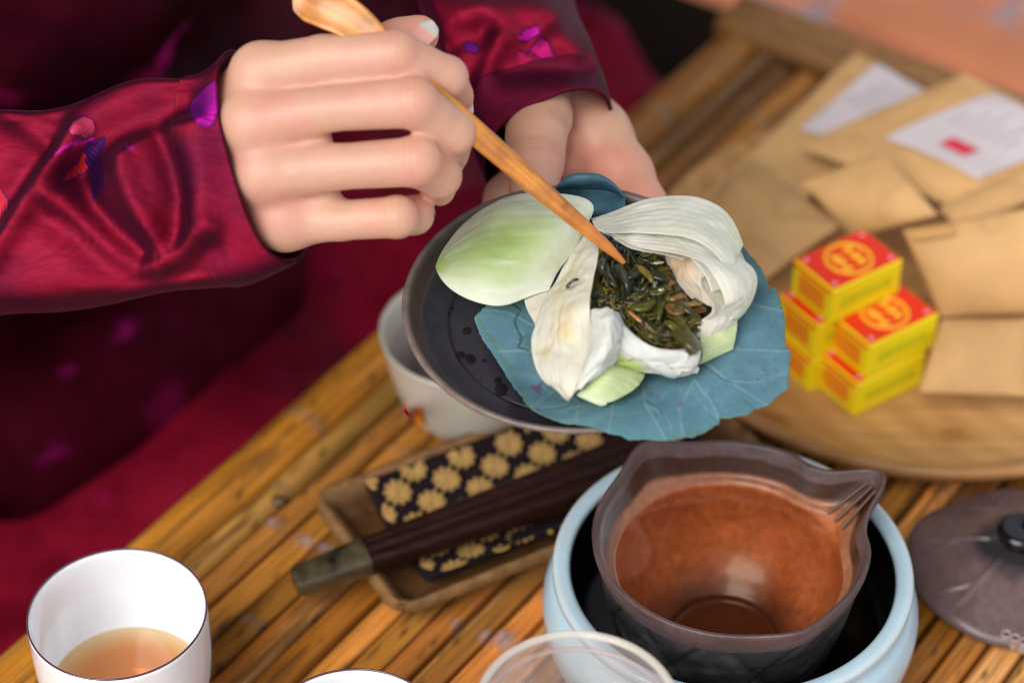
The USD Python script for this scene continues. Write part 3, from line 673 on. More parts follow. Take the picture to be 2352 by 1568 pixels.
def carton(front, level, label, dyaw=0.0):
    """front: the near bottom corner in plan; the box runs along eu and back along -ev."""
    z0 = 0.0066 + level * (BH + 0.0004)
    a = yaw + dyaw; u_, v_ = np.array([math.cos(a), math.sin(a), 0]), np.array([math.sin(a), -math.cos(a), 0])
    c = np.array([front[0], front[1], 0]) + u_ * BL / 2 - v_ * BS / 2; c[2] = z0 + BH / 2
    t = thing('match_box', label, 'box', (c[0], c[1], z0), group='yellow boxes piled on the wooden tray')
    R3 = lambda x, y, z: c + u_ * x + v_ * y + np.array([0, 0, z])
    part(t, 'sleeve', rbox(BL, BS, BH, 0.0006, c, a), 'carton', False)
    def plate_(corner_pts, nrm, name, mat, th=0.00025):
        P4 = np.array(corner_pts); V = np.vstack([P4 + nrm * th, P4 - nrm * 0.0001]); m_ = len(P4)
        tri = np.array([[0, q_, q_ + 1] for q_ in range(1, m_ - 1)]); sd2 = np.array([[q_, m_ + q_, (q_ + 1) % m_] for q_ in range(m_)] + [[(q_ + 1) % m_, m_ + q_, m_ + (q_ + 1) % m_] for q_ in range(m_)])
        return part(t, name, (V, np.vstack([tri, tri[:, ::-1] + m_, sd2])), mat, False)
    up = np.array([0, 0, 1.0]); zt = BH / 2
    tl = plate_([R3(x * (BL / 2 - 0.0009), y * (BS / 2 - 0.0009), zt) for x, y in ((-1, 1), (1, 1), (1, -1), (-1, -1))], up, 'top_label', 'carton_red')
    ring = [R3(0.0093 * math.cos(q_), 0.0093 * math.sin(q_), zt + 0.0003) for q_ in np.linspace(0, 2 * PI, 41)]
    V, F = tube(np.array(ring), 0.00075, 8, cap=False); part(tl, 'printed_ring', (V, F), 'carton_gold')
    strokes = [[(-.006, .004), (-.002, .005)], [(-.004, .006), (-.0045, -.004)], [(-.0065, -.001), (-.0015, 0)], [(.001, .005), (.006, .004)], [(.0035, .0055), (.003, -.005)], [(.001, .001), (.006, 0)], [(.001, -.0045), (.0058, -.005)], [(-.006, -.0045), (-.002, -.003)]]
    for sxy in strokes:
        p = np.array([R3(x, y, zt + 0.0004) for x, y in sxy]); V, F = tube(p[0] + (p[1] - p[0]) * np.linspace(0, 1, 4)[:, None], 0.00085, 8); part(tl, 'printed_stroke', (V, F), 'carton_gold')
    for x, y in ((-1, -1), (1, -1), (-1, 1), (1, 1)):
        V, F = lathe([(0.0011, 0), (0.0010, 0.0003), (0, 0.0003)], 16, R3(x * (BL / 2 - 0.0035), y * (BS / 2 - 0.0035), zt + 0.0002)); part(tl, 'printed_dot', (V, F), 'pink_dot')
    # short end (towards the left of the picture): orange panel and a red edge
    ne = -u_; xe = -BL / 2
    plate_([R3(xe, y * 0.0078, z) for y, z in ((-1, -.0050), (1, -.0050), (1, .0048), (-1, .0048))], ne, 'end_print', 'carton_orange')
    plate_([R3(xe, y * (BS / 2 - 0.0007), z) for y, z in ((-1, zt - 0.0023), (1, zt - 0.0023), (1, zt - 0.0008), (-1, zt - 0.0008))], ne, 'edge_stripe', 'carton_red')
    # long side towards the camera: pale lettering band
    plate_([R3(x, BS / 2, z) for x, z in ((-.013, -.0020), (.013, -.0020), (.013, .0030), (-.013, .0030))], v_, 'side_print', 'carton_side')
    return t
pm('carton_side', (0.66, 0.60, 0.004), 0.45, noise=(500, 0.7, 1.15))
carton((0.1366, -0.0544), 0, 'yellow box at the bottom of the right stack, nearest the tray rim')
carton((0.1400, -0.0516), 1, 'yellow and red box lying on the bottom box, right of the topmost one', 0.0)
sh = np.array([0.1213, -0.0362]) - np.array([0.0012, 0.004])
carton(tuple(sh), 0, 'yellow box at the bottom of the left stack, beside the blue leaf', -0.02)
carton(tuple(sh + [0.0008, 0.0004]), 1, 'yellow box in the middle of the left stack, under the topmost box', 0.01)
carton((0.1254, -0.0392), 2, 'topmost yellow and red box of the pile', 0.0)

# ------------------------------------------------------------------ kraft paper packets
pm('print_grey', (0.36, 0.33, 0.37), 0.7)
KR = np.array([0.56, 0.325, 0.130])
def packet(name, label, cat, corners, th, tone=1.0, bulge=0.0, seed=0, labels=(), fold=None, mat='kraft', group='kraft paper packets behind the boxes'):
    """corners: four (u, v, z) seen in the photograph, in order around the packet; each gets its own height above the table."""
    C4 = np.array([at_z(np.array(float(u)), np.array(float(v)), z) for u, v, z in corners])
    m = 44; s, q = np.meshgrid(np.linspace(0, 1, m), np.linspace(0, 1, m), indexing='ij')
    P = ((1 - s) * (1 - q))[..., None] * C4[0] + (s * (1 - q))[..., None] * C4[1] + (s * q)[..., None] * C4[2] + ((1 - s) * q)[..., None] * C4[3]
    nr = unit(np.cross(C4[1] - C4[0], C4[3] - C4[0])); nr = nr * (1 if nr[2] > 0 else -1)
    w = (np.sin(s * PI) * np.sin(q * PI)) ** 0.5
    P = P + nr * (0.35 * bulge * w + 0.012 * np.abs(fbm(P, 14, seed, 2)) * w - 0.008 * np.abs(fbm(P, 26, seed + 5, 2)) + 0.0010 * fbm(P, 70, seed + 3, 3))[..., None]
    t = thing(name, label, cat, tuple(P.reshape(-1, 3).mean(0) * [1, 1, 0]), group=group)
    V, F = sheet(P if np.cross(C4[1] - C4[0], C4[3] - C4[0])[2] > 0 else P.transpose(1, 0, 2), 0.55 * th * np.maximum(w if np.cross(C4[1] - C4[0], C4[3] - C4[0])[2] > 0 else w.T, 0.12))
    col = KR * tone * (1 + 0.35 * fbm(V, 25, seed, 3) - 0.12 * np.exp(-(np.abs(fbm(V, 26, seed + 5, 2)) / 0.02) ** 2))[:, None]
    part(t, 'paper', (V, F), mat, col=col)
    def at(a, b, lift): 
        i_, j_ = a * (m - 1), b * (m - 1); i0, j0 = min(int(i_), m - 2), min(int(j_), m - 2); fa_, fb_ = i_ - i0, j_ - j0
        p = (1 - fa_) * (1 - fb_) * P[i0, j0] + fa_ * (1 - fb_) * P[i0 + 1, j0] + fa_ * fb_ * P[i0 + 1, j0 + 1] + (1 - fa_) * fb_ * P[i0, j0 + 1]
        return p + nr * (lift + 0.55 * th * 0.5 * (math.sin(a * PI) * math.sin(b * PI)) ** 0.5)
    for (nm, mt, (a0, a1), (b0_, b1_), lift) in labels:
        G = np.array([[at(a0 + (a1 - a0) * i / 17, b0_ + (b1_ - b0_) * j / 17, lift) for j in range(18)] for i in range(18)])
        V, F = sheet(G if np.cross(G[-1, 0] - G[0, 0], G[0, -1] - G[0, 0])[2] > 0 else G.transpose(1, 0, 2), 0.0006); lp_ = part(t, nm, (V, F), mt)
        if nm == 'white_label':
            for i in range(6):
                bb = b0_ + (b1_ - b0_) * (0.18 + 0.12 * i); LN = np.array([at(a0 + (a1 - a0) * x, bb, lift + 0.0006) for x in np.linspace(0.45, 0.62 + 0.3 * ((i * 7) % 5) / 5, 12)])
                V, F = tube(LN, 0.00045, 6); part(lp_, 'printed_line', (V, F), 'print_grey')
    return t
k9 = lambda x, y: (1378 + x * .41407, y * .41407)
B5 = lambda x, y: (1699.7 + x * .42775, 477.75 + y * .42775)
packet('paper_packet', 'kraft paper envelope with a white label, lying farthest back by the table end', 'envelope', [(*k9(420, 1230), 0.022), (*k9(1420, 290), 0.034), (*k9(1850, 520), 0.034), (*k9(1000, 1210), 0.024)], 0.006, 1.0, 0.002, 1,
       [('white_label', 'label_paper', (0.52, 0.985), (0.30, 0.99), 0.0012)])
packet('paper_packet', 'kraft paper envelope with a white label and a red stamp, at the far right', 'envelope', [(*k9(1090, 800), 0.042), (*k9(2030, 410), 0.052), (*k9(2760, 780), 0.050), (*k9(2000, 1150), 0.042)], 0.006, 1.0, 0.002, 2,
       [('white_label', 'label_paper', (0.24, 0.93), (0.30, 0.90), 0.0012), ('red_stamp', 'stamp_ink', (0.34, 0.43), (0.56, 0.72), 0.0028)])
packet('paper_bag', 'flat brown paper bag behind the lotus flower, its lower end in shade', 'paper bag', [(*k9(470, 1240), 0.022), (*k9(840, 880), 0.036), (*k9(1330, 1250), 0.040), (*k9(900, 1560), 0.022)], 0.016, 0.86, 0.004, 3)
packet('paper_bag', 'square kraft paper bag leaning behind the yellow boxes', 'paper bag', [(*k9(1120, 1010), 0.052), (*k9(1570, 850), 0.062), (*k9(1880, 1190), 0.060), (*k9(1400, 1320), 0.036)], 0.012, 1.06, 0.004, 4)
packet('paper_bag', 'upright kraft paper bag with folded flap, right of the yellow boxes', 'paper bag', [(*B5(880, 120), 0.058), (*B5(1700, -20), 0.066), (*B5(1700, 560), 0.030), (*B5(1085, 590), 0.026)], 0.022, 1.06, 0.006, 5,
       [('folded_flap', 'kraft_fold', (0.02, 0.30), (0.0, 0.10), 0.0030)])
packet('paper_bag', 'kraft paper bag lying low on the tray, right of the lower yellow boxes', 'paper bag', [(*B5(1085, 600), 0.036), (*B5(1560, 590), 0.040), (*B5(1540, 1010), 0.022), (*B5(960, 985), 0.020)], 0.020, 1.04, 0.005, 6)
packet('paper_bag', 'narrow kraft paper bag edge at the right picture border, below the stamped envelope', 'paper bag', [(*k9(1880, 1150), 0.048), (*k9(2500, 860), 0.056), (*k9(2560, 1010), 0.052), (*k9(2000, 1290), 0.044)], 0.010, 0.98, 0.003, 7)

# ------------------------------------------------------------------ dark plate held in the left hand
PC = at_d(1317.6, 702.75, 0.79); PN = unit(np.array([-0.0092, -0.1095, 1.0]))
PE1 = unit(np.cross(PN, [0, 1, 0]) * -1); PE1 = unit(np.array([1, 0, 0]) - PN * PN[0]); PE2 = np.cross(PN, PE1)
def PLp(u, v, h=0.0):
    """The place on a plane h above the plate's rim plane that is seen at (u, v)."""
    r = ray(u, v); h = np.asarray(h, float)
    return EYE + r * ((((PC - EYE) @ PN) + h) / (r @ PN))[..., None]
C = lambda x, y: (918.75 + np.asarray(x, float) * .43358, 367.5 + np.asarray(y, float) * .43358)
def PL(x, y, h): return PLp(*C(x, y), np.asarray(h, float))
def uv_of(V):                                # measuring grid of the close-up, for placing marks on leaf and petals
    q = proj(V); return np.stack([(q[:, 0] - 918.75) / .43358, (q[:, 1] - 367.5) / .43358], -1)
t = thing('dark_plate', 'shallow dark clay plate held in the left hand, under the blue lotus leaf', 'plate', tuple(PC))
PR = soft([(0, -0.0112), (0.020, -0.0112), (0.022, -0.0128), (0.030, -0.0128), (0.032, -0.0112), (0.044, -0.0085), (0.0535, -0.0012), (0.0553, 0.0004), (0.0556, 0.0014), (0.0549, 0.0021), (0.0536, 0.0016), (0.0512, -0.0022), (0.0498, -0.0046), (0.0486, -0.0054), (0.0420, -0.0064), (0.0411, -0.0066), (0.0406, -0.0073), (0.0400, -0.0067), (0.030, -0.0069), (0, -0.0070)], 190)
V, F = lathe(PR, 220); rr = np.hypot(V[:, 0], V[:, 1]); upper = np.repeat(np.arange(190) > 95, 220)
cp = mixc((0.030, 0.029, 0.040), (0.016, 0.015, 0.021), 0.5 + 1.5 * fbm(V, 60, 2))
cp = mixc(cp, (0.075, 0.050, 0.035), sstep(rr, 0.0485, 0.0505)); cp = mixc(cp, (0.17, 0.125, 0.105), np.exp(-((rr - 0.0550) / 0.0013) ** 2))
cp = mixc(cp, (0.010, 0.009, 0.012), np.exp(-((rr - 0.0406) / 0.0007) ** 2) * upper)
Vw = PC + V[:, :1] * PE1 + V[:, 1:2] * PE2 + V[:, 2:] * PN
uvp = uv_of(Vw); rust = sstep(fbm(V, 150, 8), 0.0, 0.2) * np.exp(-(polydist(uvp, [(400, 780), (470, 930), (560, 1080)]) / 40) ** 2)
cp = mixc(cp, (0.10, 0.062, 0.032), 0.8 * rust * upper)
part(t, 'dish', (Vw, F), 'plate_clay', col=cp)
A4 = lambda x, y: (826.9 + x * .26365, 643.1 + y * .26365)
for x, y, r in ((595, 320, 38), (600, 580, 48), (555, 600, 26), (680, 695, 42), (755, 660, 36), (930, 440, 38), (875, 650, 38), (965, 685, 46), (1085, 700, 18), (590, 685, 18), (800, 245, 18), (1230, 950, 60), (1200, 870, 34), (775, 290, 12)):
    c = PLp(*map(np.array, A4(float(x), float(y))), -0.0064); r = r * .26365 * 0.79 / FPX
    q = lathe(soft([(1, 0), (0.8, 0.05), (0.4, 0.08), (0, 0.09)], 8), 20)
    w = 1 + 0.10 * np.sin(2 * np.arctan2(q[0][:, 1], q[0][:, 0]) + x) + 0.04 * np.sin(5 * np.arctan2(q[0][:, 1], q[0][:, 0]) + y)
    part(t, 'water_drop', (c + r * (q[0][:, :1] * w[:, None] * PE1 + q[0][:, 1:2] * w[:, None] * PE2 * 1.15 + q[0][:, 2:] * 0.8 * PN), q[1]), 'wet')

# ------------------------------------------------------------------ blue green lotus leaf on the plate
def leaf_h(P):
    """Height of the leaf over the rim plane (plan coordinates in metres): lies in the dish, rides over the rim, droops beyond it."""
    r = np.hypot(P[:, 0], P[:, 1]); x, y = P[:, 0], P[:, 1]
    h = np.where(r < 0.0555, -0.0045 + 0.0075 * sstep(r, 0.030, 0.0555), 0.0030 - 0.10 * (r - 0.0555))
    h = h + 0.0013 * np.sin(np.arctan2(y, x) * 9 + 1) * sstep(r, 0.03, 0.07) + 0.0014 * fbm(np.c_[P, 0 * x], 55, 21, 3)
    return h
out = [(390, 760), (410, 820), (430, 872), (480, 940), (520, 1012), (552, 1060), (600, 1142), (640, 1220), (690, 1312), (722, 1322), (760, 1350), (850, 1392), (925, 1405), (1000, 1420), (1050, 1440), (1100, 1470), (1155, 1480), (1212, 1501), (1300, 1490), (1400, 1488), (1480, 1470), (1560, 1452), (1630, 1425), (1690, 1392), (1692, 1362), (1760, 1366), (1832, 1356), (1890, 1325), (1950, 1302), (2010, 1250), (2060, 1212), (2064, 1100), (2068, 1000), (2040, 962), (2042, 900), (2032, 802), (2010, 740), (1985, 690), (1960, 700), (1920, 600), (1880, 535), (1800, 430), (1700, 330), (1500, 300), (1300, 330), (1150, 360), (1010, 330), (900, 400), (800, 470), (650, 560), (520, 640)]
o3 = PL(*np.array(out, float).T, 0.0015); o2 = np.stack([(o3 - PC) @ PE1, (o3 - PC) @ PE2], 1)
def leaf_sheet(o2, hfun, th, step=0.00052, edge=0.0006):
    po = Polygon(o2).buffer(0); b = []
    L = po.exterior.length
    for s in np.arange(0, L, step): p = po.exterior.interpolate(s); b.append((p.x, p.y))
    b = np.array(b); w = fbm(np.c_[b, 0 * b[:, 0]], 420, 5, 3); cen = b.mean(0); b = b + unit(b - cen) * (edge * w)[:, None] * 2
    po = Polygon(b).buffer(0); x0, y0, x1, y1 = po.bounds
    X, Y = np.meshgrid(np.arange(x0, x1, step), np.arange(y0, y1, step)); G = np.c_[X.ravel(), Y.ravel()]
    G[::1] += rng.uniform(-.2, .2, G.shape) * step
    G = G[shapely.contains_xy(po.buffer(-step * 0.7), G[:, 0], G[:, 1])]
    A = np.vstack([b, G]); T = Delaunay(A).simplices; cc = A[T].mean(1); T = T[shapely.contains_xy(po, cc[:, 0], cc[:, 1])]
    a, b_, c_ = A[T[:, 0]], A[T[:, 1]], A[T[:, 2]]; cr = (b_ - a)[:, 0] * (c_ - a)[:, 1] - (b_ - a)[:, 1] * (c_ - a)[:, 0]; T[cr < 0] = T[cr < 0][:, ::-1]
    h = hfun(A); m_ = len(A); nb = len(b); j = np.arange(nb); j2 = (j + 1) % nb
    top = PC + A[:, :1] * PE1 + A[:, 1:] * PE2 + h[:, None] * PN; bot = top - PN * th
    ccw = Polygon(b).exterior.is_ccw
    S = np.vstack([np.stack([j, j2 + m_, j2], 1), np.stack([j, j + m_, j2 + m_], 1)]); S = S if ccw else S[:, ::-1]
    return np.vstack([top, bot]), np.vstack([T, T[:, ::-1] + m_, S]), np.vstack([A, A])
V, F, A2 = leaf_sheet(o2, leaf_h, 0.0004)
uv = uv_of(V)
base = mixc((0.055, 0.145, 0.195), (0.120, 0.235, 0.285), 0.5 + 1.6 * fbm(V, 35, 31)) * (1 + 0.25 * fbm(V, 200, 33, 3))[:, None]; base = mixc(base, (0.085, 0.22, 0.22), sstep(uv[:, 1], 1250, 1500) * 0.4)
def marks(line, w): return np.exp(-(polydist(uv, line) / w) ** 2)
wig = uv + 10 * np.stack([fbm(V, 160, 41), fbm(V, 160, 42)], 1)
veins = [[(1250, 760), (1400, 1050), (1560, 1160), (1650, 1280), (1690, 1365)], [(1250, 760), (1580, 1040), (1740, 1170), (1950, 1300)], [(1250, 760), (1800, 1000), (2060, 1010)], [(1250, 760), (1850, 760), (2030, 800)], [(1250, 760), (1150, 1200), (1100, 1470)], [(1250, 760), (1300, 1290), (1420, 1488)],
         [(1250, 760), (800, 1000), (520, 1012)], [(1250, 760), (850, 1200), (690, 1312)], [(1560, 1160), (1480, 1320), (1500, 1460)], [(1740, 1170), (1880, 1180), (2062, 1120)], [(850, 1200), (950, 1280), (930, 1400)], [(1300, 1290), (1380, 1330), (1440, 1420)], [(720, 880), (560, 800), (430, 790)]]
vm = np.zeros(len(V))
for l_ in veins: vm = np.maximum(vm, np.exp(-(polydist(wig, l_) / 5.0) ** 2))
base = mixc(base, (0.21, 0.33, 0.33), 0.5 * vm)
cell = np.abs(fbm(V, 240, 51, 3)); base = mixc(base, (0.16, 0.31, 0.33), 0.30 * np.exp(-(cell / 0.012) ** 2))
dark = [[(600, 755), (640, 790), (610, 850), (630, 900), (650, 935), (632, 985), (680, 1003)], [(730, 1318), (850, 1310), (920, 1290)], [(1140, 1295), (1210, 1275)], [(1310, 1270), (1345, 1290)], [(1380, 1320), (1420, 1400)], [(1600, 1080), (1700, 1150), (1760, 1180)], [(1830, 1270), (1890, 1320)], [(1640, 1340), (1690, 1390)], [(900, 1330), (960, 1305)]]
dm = np.zeros(len(V))
for k_, l_ in enumerate(dark): dm = np.maximum(dm, np.exp(-(polydist(wig, l_) / (5.0 if k_ == 0 else 2.8)) ** 2))
base = mixc(base, (0.02, 0.06, 0.035), 0.85 * dm)
base = mixc(base, (0.11, 0.055, 0.16), 0.8 * np.maximum.reduce([inside(wig, [(685, 1195), (730, 1190), (750, 1160), (755, 1180), (740, 1245)]), np.exp(-(np.hypot(uv[:, 0] - 1490, uv[:, 1] - 1295) / 14) ** 2), np.exp(-(np.hypot(uv[:, 0] - 1330, uv[:, 1] - 1240) / 9) ** 2), np.exp(-(np.hypot(uv[:, 0] - 1368, uv[:, 1] - 1252) / 10) ** 2)]))
for k_ in range(46):
    x, y = rng.uniform(420, 2050), rng.uniform(760, 1480); w = rng.uniform(1.5, 3.4)
    base = mixc(base, (0.45, 0.5, 0.5) if k_ % 2 else (0.03, 0.06, 0.06), 0.8 * np.exp(-(np.hypot(uv[:, 0] - x, uv[:, 1] - y) / w) ** 2))
for k_ in range(40):
    x, y = 1930 + rng.normal() * 45, 1130 + rng.normal() * 30
    base = mixc(base, (0.02, 0.05, 0.07), 0.8 * np.exp(-(np.hypot(uv[:, 0] - x, uv[:, 1] - y) / 2.2) ** 2))
bd = polydist(uv, [tuple(p) for p in out] + [out[0]]); base = mixc(base, (0.10, 0.16, 0.05), 0.8 * np.exp(-(bd / 5) ** 2))
n2 = len(V) // 2; V[:n2] -= PN * (0.0006 * dm[:n2, None]) - PN * (0.00025 * vm[:n2, None])
t = thing('lotus_leaf', 'blue green lotus leaf piece lying over the dark plate and hanging past its rim', 'leaf', tuple(PC))
part(t, 'blade', (V, F), 'leaf', col=base)
rows = [[(835, 165, 2), (900, 150, 4), (1000, 150, 6), (1100, 160, 6), (1190, 200, 3)], [(833, 130, 8), (900, 110, 13), (1000, 105, 14), (1100, 125, 12), (1192, 215, 6)], [(850, 112, 10), (905, 90, 14), (980, 84, 15), (1100, 110, 13), (1185, 205, 7)], [(850, 112, 9), (905, 88, 12), (985, 82, 13), (1110, 110, 11), (1190, 200, 6)]]
rows = [[(845, 330, -3), (920, 330, -3), (1010, 330, -3), (1100, 330, -3), (1200, 320, -3)], [(838, 230, 2), (910, 220, 4), (1000, 215, 5), (1100, 225, 4), (1200, 260, 1)]] + rows
g = net([[(*PL(x, y, h / 1000.0),) for x, y, h in r] for r in rows], 50, 50); g = g + PN * (0.0045 * fbm(g, 70, 77, 3))[..., None]; V, F = sheet(g, 0.0004)
part(t, 'curled_lobe', (V, F), 'leaf', col=mixc((0.030, 0.085, 0.125), (0.06, 0.15, 0.20), 0.5 + 1.5 * fbm(V, 60, 9)))

# ------------------------------------------------------------------ white lotus flower opened around the tea
fw = thing('lotus_flower', 'white lotus flower with pale green outer petals, opened around dark tea on the blue leaf', 'flower', tuple(PC))
WHITE, CREAM, GREEN, LIME = np.array([0.86, 0.865, 0.82]), np.array([0.80, 0.72, 0.50]), np.array([0.33, 0.50, 0.085]), np.array([0.56, 0.68, 0.24])
def petal(rows, colour, th=0.00028, wr=0.0005, cr=0.0022, seed=0, m=80, n=60, name='petal', lift=0.0, hs=1.0):
    g = net([[(*PL(x, y, lift + hs * h / 1000.0),) for x, y, h in r] for r in rows], m, n)
    s, q = np.meshgrid(np.linspace(0, 1, m), np.linspace(0, 1, n), indexing='ij')
    N = unit(np.cross(np.gradient(g, axis=0), np.gradient(g, axis=1))); N = N * np.sign((N @ PN))[..., None]
    rib = 0.00005 * np.sin(q * 46 + 2 * fbm(g, 60, seed)) + wr * 1.5 * fbm(g, 120, seed + 1, 4) + wr * 2.4 * np.maximum(fbm(g, 85, seed + 9, 3), 0.04) + wr * 2.2 * fbm(g, 45, seed + 2, 3) - wr * 3.4 * (np.abs(fbm(g, 55, seed + 4, 2)) - .1) - wr * 0.7 * np.abs(fbm(np.stack([s * 2.5, q * 12, 0 * s], -1), 1.0, seed + 5, 2))
    rib = rib - cr * (np.abs(fbm(g, 62, seed + 14, 2)) - 0.1) - 0.6 * cr * (np.abs(fbm(g, 140, seed + 15, 2)) - 0.1)
    g = g + N * (rib * np.sin(np.clip(q, 0.02, .98) * PI) ** 0.4)[..., None]
    V, F = sheet(g, th); uv = uv_of(V); k = m * n
    s2, q2 = np.r_[s.ravel(), s.ravel()], np.r_[q.ravel(), q.ravel()]
    c = colour(uv, s2, q2, V)
    line = 0.5 + 0.5 * np.sin(q2 * 70 + 3 * fbm(V, 90, seed + 7))
    c = c * (1 - 0.02 * line)[:, None]
    part(fw, name, (V, F), 'petal', col=c)
def cgreen(uv, s, q, V):
    c = mixc(WHITE * [0.97, 1, 0.84], GREEN, 0.95 * np.exp(-((q - 0.56 - 0.25 * (s - .5)) / 0.38) ** 2) * sstep(s, 0.0, 0.40) * (0.72 + 0.9 * fbm(V * [1, 1, 1], 60, 3)))
    c = mixc(c, GREEN * [0.95, 1.05, 0.7], 0.8 * sstep(s, 0.84, 1.0)); c = mixc(c, WHITE, 0.5 * sstep(fbm(np.stack([s * 2.5, q * 16, 0 * s], -1), 1, 8, 3), 0.0, 0.3))
    return mixc(c, (0.85, 0.86, 0.80), 0.6 * (np.exp(-(q / .06) ** 2) + np.exp(-((1 - q) / .10) ** 2)))
petal([[(1005, 305, 13), (975, 380, 10), (930, 470, 8), (860, 560, 7), (790, 690, 6)], [(1008, 222, 16), (930, 330, 15), (850, 430, 13), (790, 550, 10), (700, 717, 5)],
       [(800, 176, 15), (740, 300, 16), (690, 420, 15), (640, 570, 11), (570, 766, 4)], [(600, 190, 12), (560, 310, 14), (520, 430, 13), (480, 580, 10), (450, 764, 4)],
       [(400, 285, 9), (380, 390, 11), (350, 490, 10), (330, 600, 8), (320, 717, 4)], [(190, 566, 6), (191, 569, 6), (192, 571, 6), (193, 574, 6), (195, 577, 6)]], cgreen, seed=3, m=110, n=90, cr=0.0010)
def cunder(uv, s, q, V): return mixc(WHITE, CREAM, 0.4 + 0 * s)
petal([[(655, 716, 3), (720, 704, 4), (800, 690, 5)], [(666, 770, 3), (720, 770, 4), (790, 740, 5)], [(690, 822, 3), (725, 832, 4), (760, 820, 5)], [(715, 870, 3), (730, 870, 3), (745, 860, 3)]], cunder, seed=5, m=40, n=40)
def cp3(uv, s, q, V): return mixc(WHITE * [.94, 1, .8], LIME, 0.62 * (0.75 + fbm(V, 60, 4)) * sstep(q, 0, 0.3))
petal([[(935, 1245, 3), (1000, 1185, 5), (1060, 1105, 8), (1110, 1085, 8)], [(980, 1266, 3), (1040, 1210, 7), (1100, 1150, 9), (1190, 1100, 7)], [(1040, 1293, 3), (1100, 1240, 6), (1170, 1180, 7), (1270, 1126, 4)], [(1062, 1299, 2.5), (1135, 1273, 4), (1215, 1230, 4), (1298, 1131, 3)]], cp3, seed=6)
def cp5(uv, s, q, V): return mixc(WHITE * [.94, 1, .8], LIME, 0.45 + 0.5 * fbm(V, 70, 4))
petal([[(1590, 905, 9), (1590, 960, 8), (1600, 1020, 7), (1580, 1082, 4)], [(1680, 870, 9), (1680, 940, 8), (1680, 990, 7), (1670, 1045, 4)], [(1785, 835, 8), (1780, 900, 7), (1772, 950, 6), (1764, 1002, 4)]], cp5, seed=7, m=50, n=50)
def cp2c_(uv, s, q, V): return mixc(WHITE, CREAM, 0.35 + 0.8 * fbm(V, 50, 5))
def cA(uv, s, q, V): return mixc(mixc(WHITE, (0.82, 0.835, 0.68), 0.30 + 0.9 * fbm(V * [1, 2, 1], 40, 2)), (0.72, 0.78, 0.48), 0.5 * sstep(s, 0.55, 1) * np.exp(-(q / .35) ** 2))
petal([[(1012, 312, 10.1), (1020, 328, 11.6), (1030, 345, 13.2), (1045, 370, 14.0)], [(1130, 272, 11.5), (1130, 305, 13.3), (1120, 345, 15.1), (1110, 385, 16.0)], [(1260, 220, 14.4), (1260, 270, 16.6), (1250, 330, 18.8), (1230, 385, 20.0)], [(1400, 193, 17.3), (1395, 260, 19.9), (1380, 330, 22.6), (1350, 390, 24.0)], [(1540, 193, 19.5), (1520, 270, 22.4), (1500, 340, 25.5), (1470, 400, 27.0)], [(1680, 238, 19.5), (1650, 320, 22.4), (1620, 390, 25.5), (1590, 440, 27.0)], [(1772, 338, 18.7), (1740, 410, 21.6), (1710, 470, 24.5), (1680, 510, 26.0)], [(1818, 450, 17.3), (1790, 510, 19.9), (1760, 560, 22.6), (1730, 590, 24.0)]], cA, seed=11, m=110, n=60)
def cB(uv, s, q, V):
    c = mixc(WHITE * [1.02, 1.01, 1.0], (0.82, 0.80, 0.66), 0.35 * sstep(s, .3, .7) + 0.7 * fbm(V * [1, 2, 1], 40, 5)); c = mixc(c, (0.80, 0.66, 0.40), 0.3 * np.exp(-((s - .4) / .1) ** 2) * sstep(q, .6, 1))
    return mixc(c, (0.62, 0.72, 0.36), 0.45 * sstep(s, .7, 1) * np.exp(-(q / .3) ** 2))
petal([[(1060, 372, 10.7), (1100, 385, 12.9), (1150, 405, 14.4), (1190, 428, 15.0)], [(1300, 368, 15.7), (1310, 395, 18.9), (1310, 430, 21.1), (1310, 472, 22.0)], [(1480, 384, 18.6), (1490, 420, 22.4), (1480, 460, 24.9), (1460, 495, 26.0)], [(1640, 438, 20.0), (1640, 480, 24.1), (1630, 520, 26.8), (1600, 540, 28.0)], [(1790, 508, 19.4), (1760, 560, 23.2), (1720, 590, 25.9), (1660, 610, 27.0)], [(1890, 608, 17.2), (1850, 640, 20.6), (1790, 670, 23.0), (1700, 690, 24.0)], [(1882, 700, 15.1), (1840, 720, 18.1), (1790, 740, 20.1), (1720, 760, 21.0)], [(1835, 798, 11.4), (1800, 800, 13.8), (1760, 800, 15.3), (1690, 810, 16.0)], [(1785, 846, 8.6), (1770, 845, 10.3), (1740, 845, 11.5), (1680, 860, 12.0)]], cB, seed=13, m=150, n=90, cr=0.0034)
petal([[(1070, 385, 10.8), (1110, 400, 13.0), (1150, 425, 14.7), (1180, 440, 15.5)], [(1280, 405, 14.0), (1280, 425, 16.8), (1275, 455, 19.0), (1270, 480, 20.0)], [(1450, 430, 15.4), (1440, 450, 18.5), (1420, 475, 20.9), (1395, 500, 22.0)], [(1570, 470, 15.4), (1560, 490, 18.5), (1540, 505, 20.9), (1500, 530, 22.0)]], cB, seed=14, m=80, n=50, lift=-0.0016)
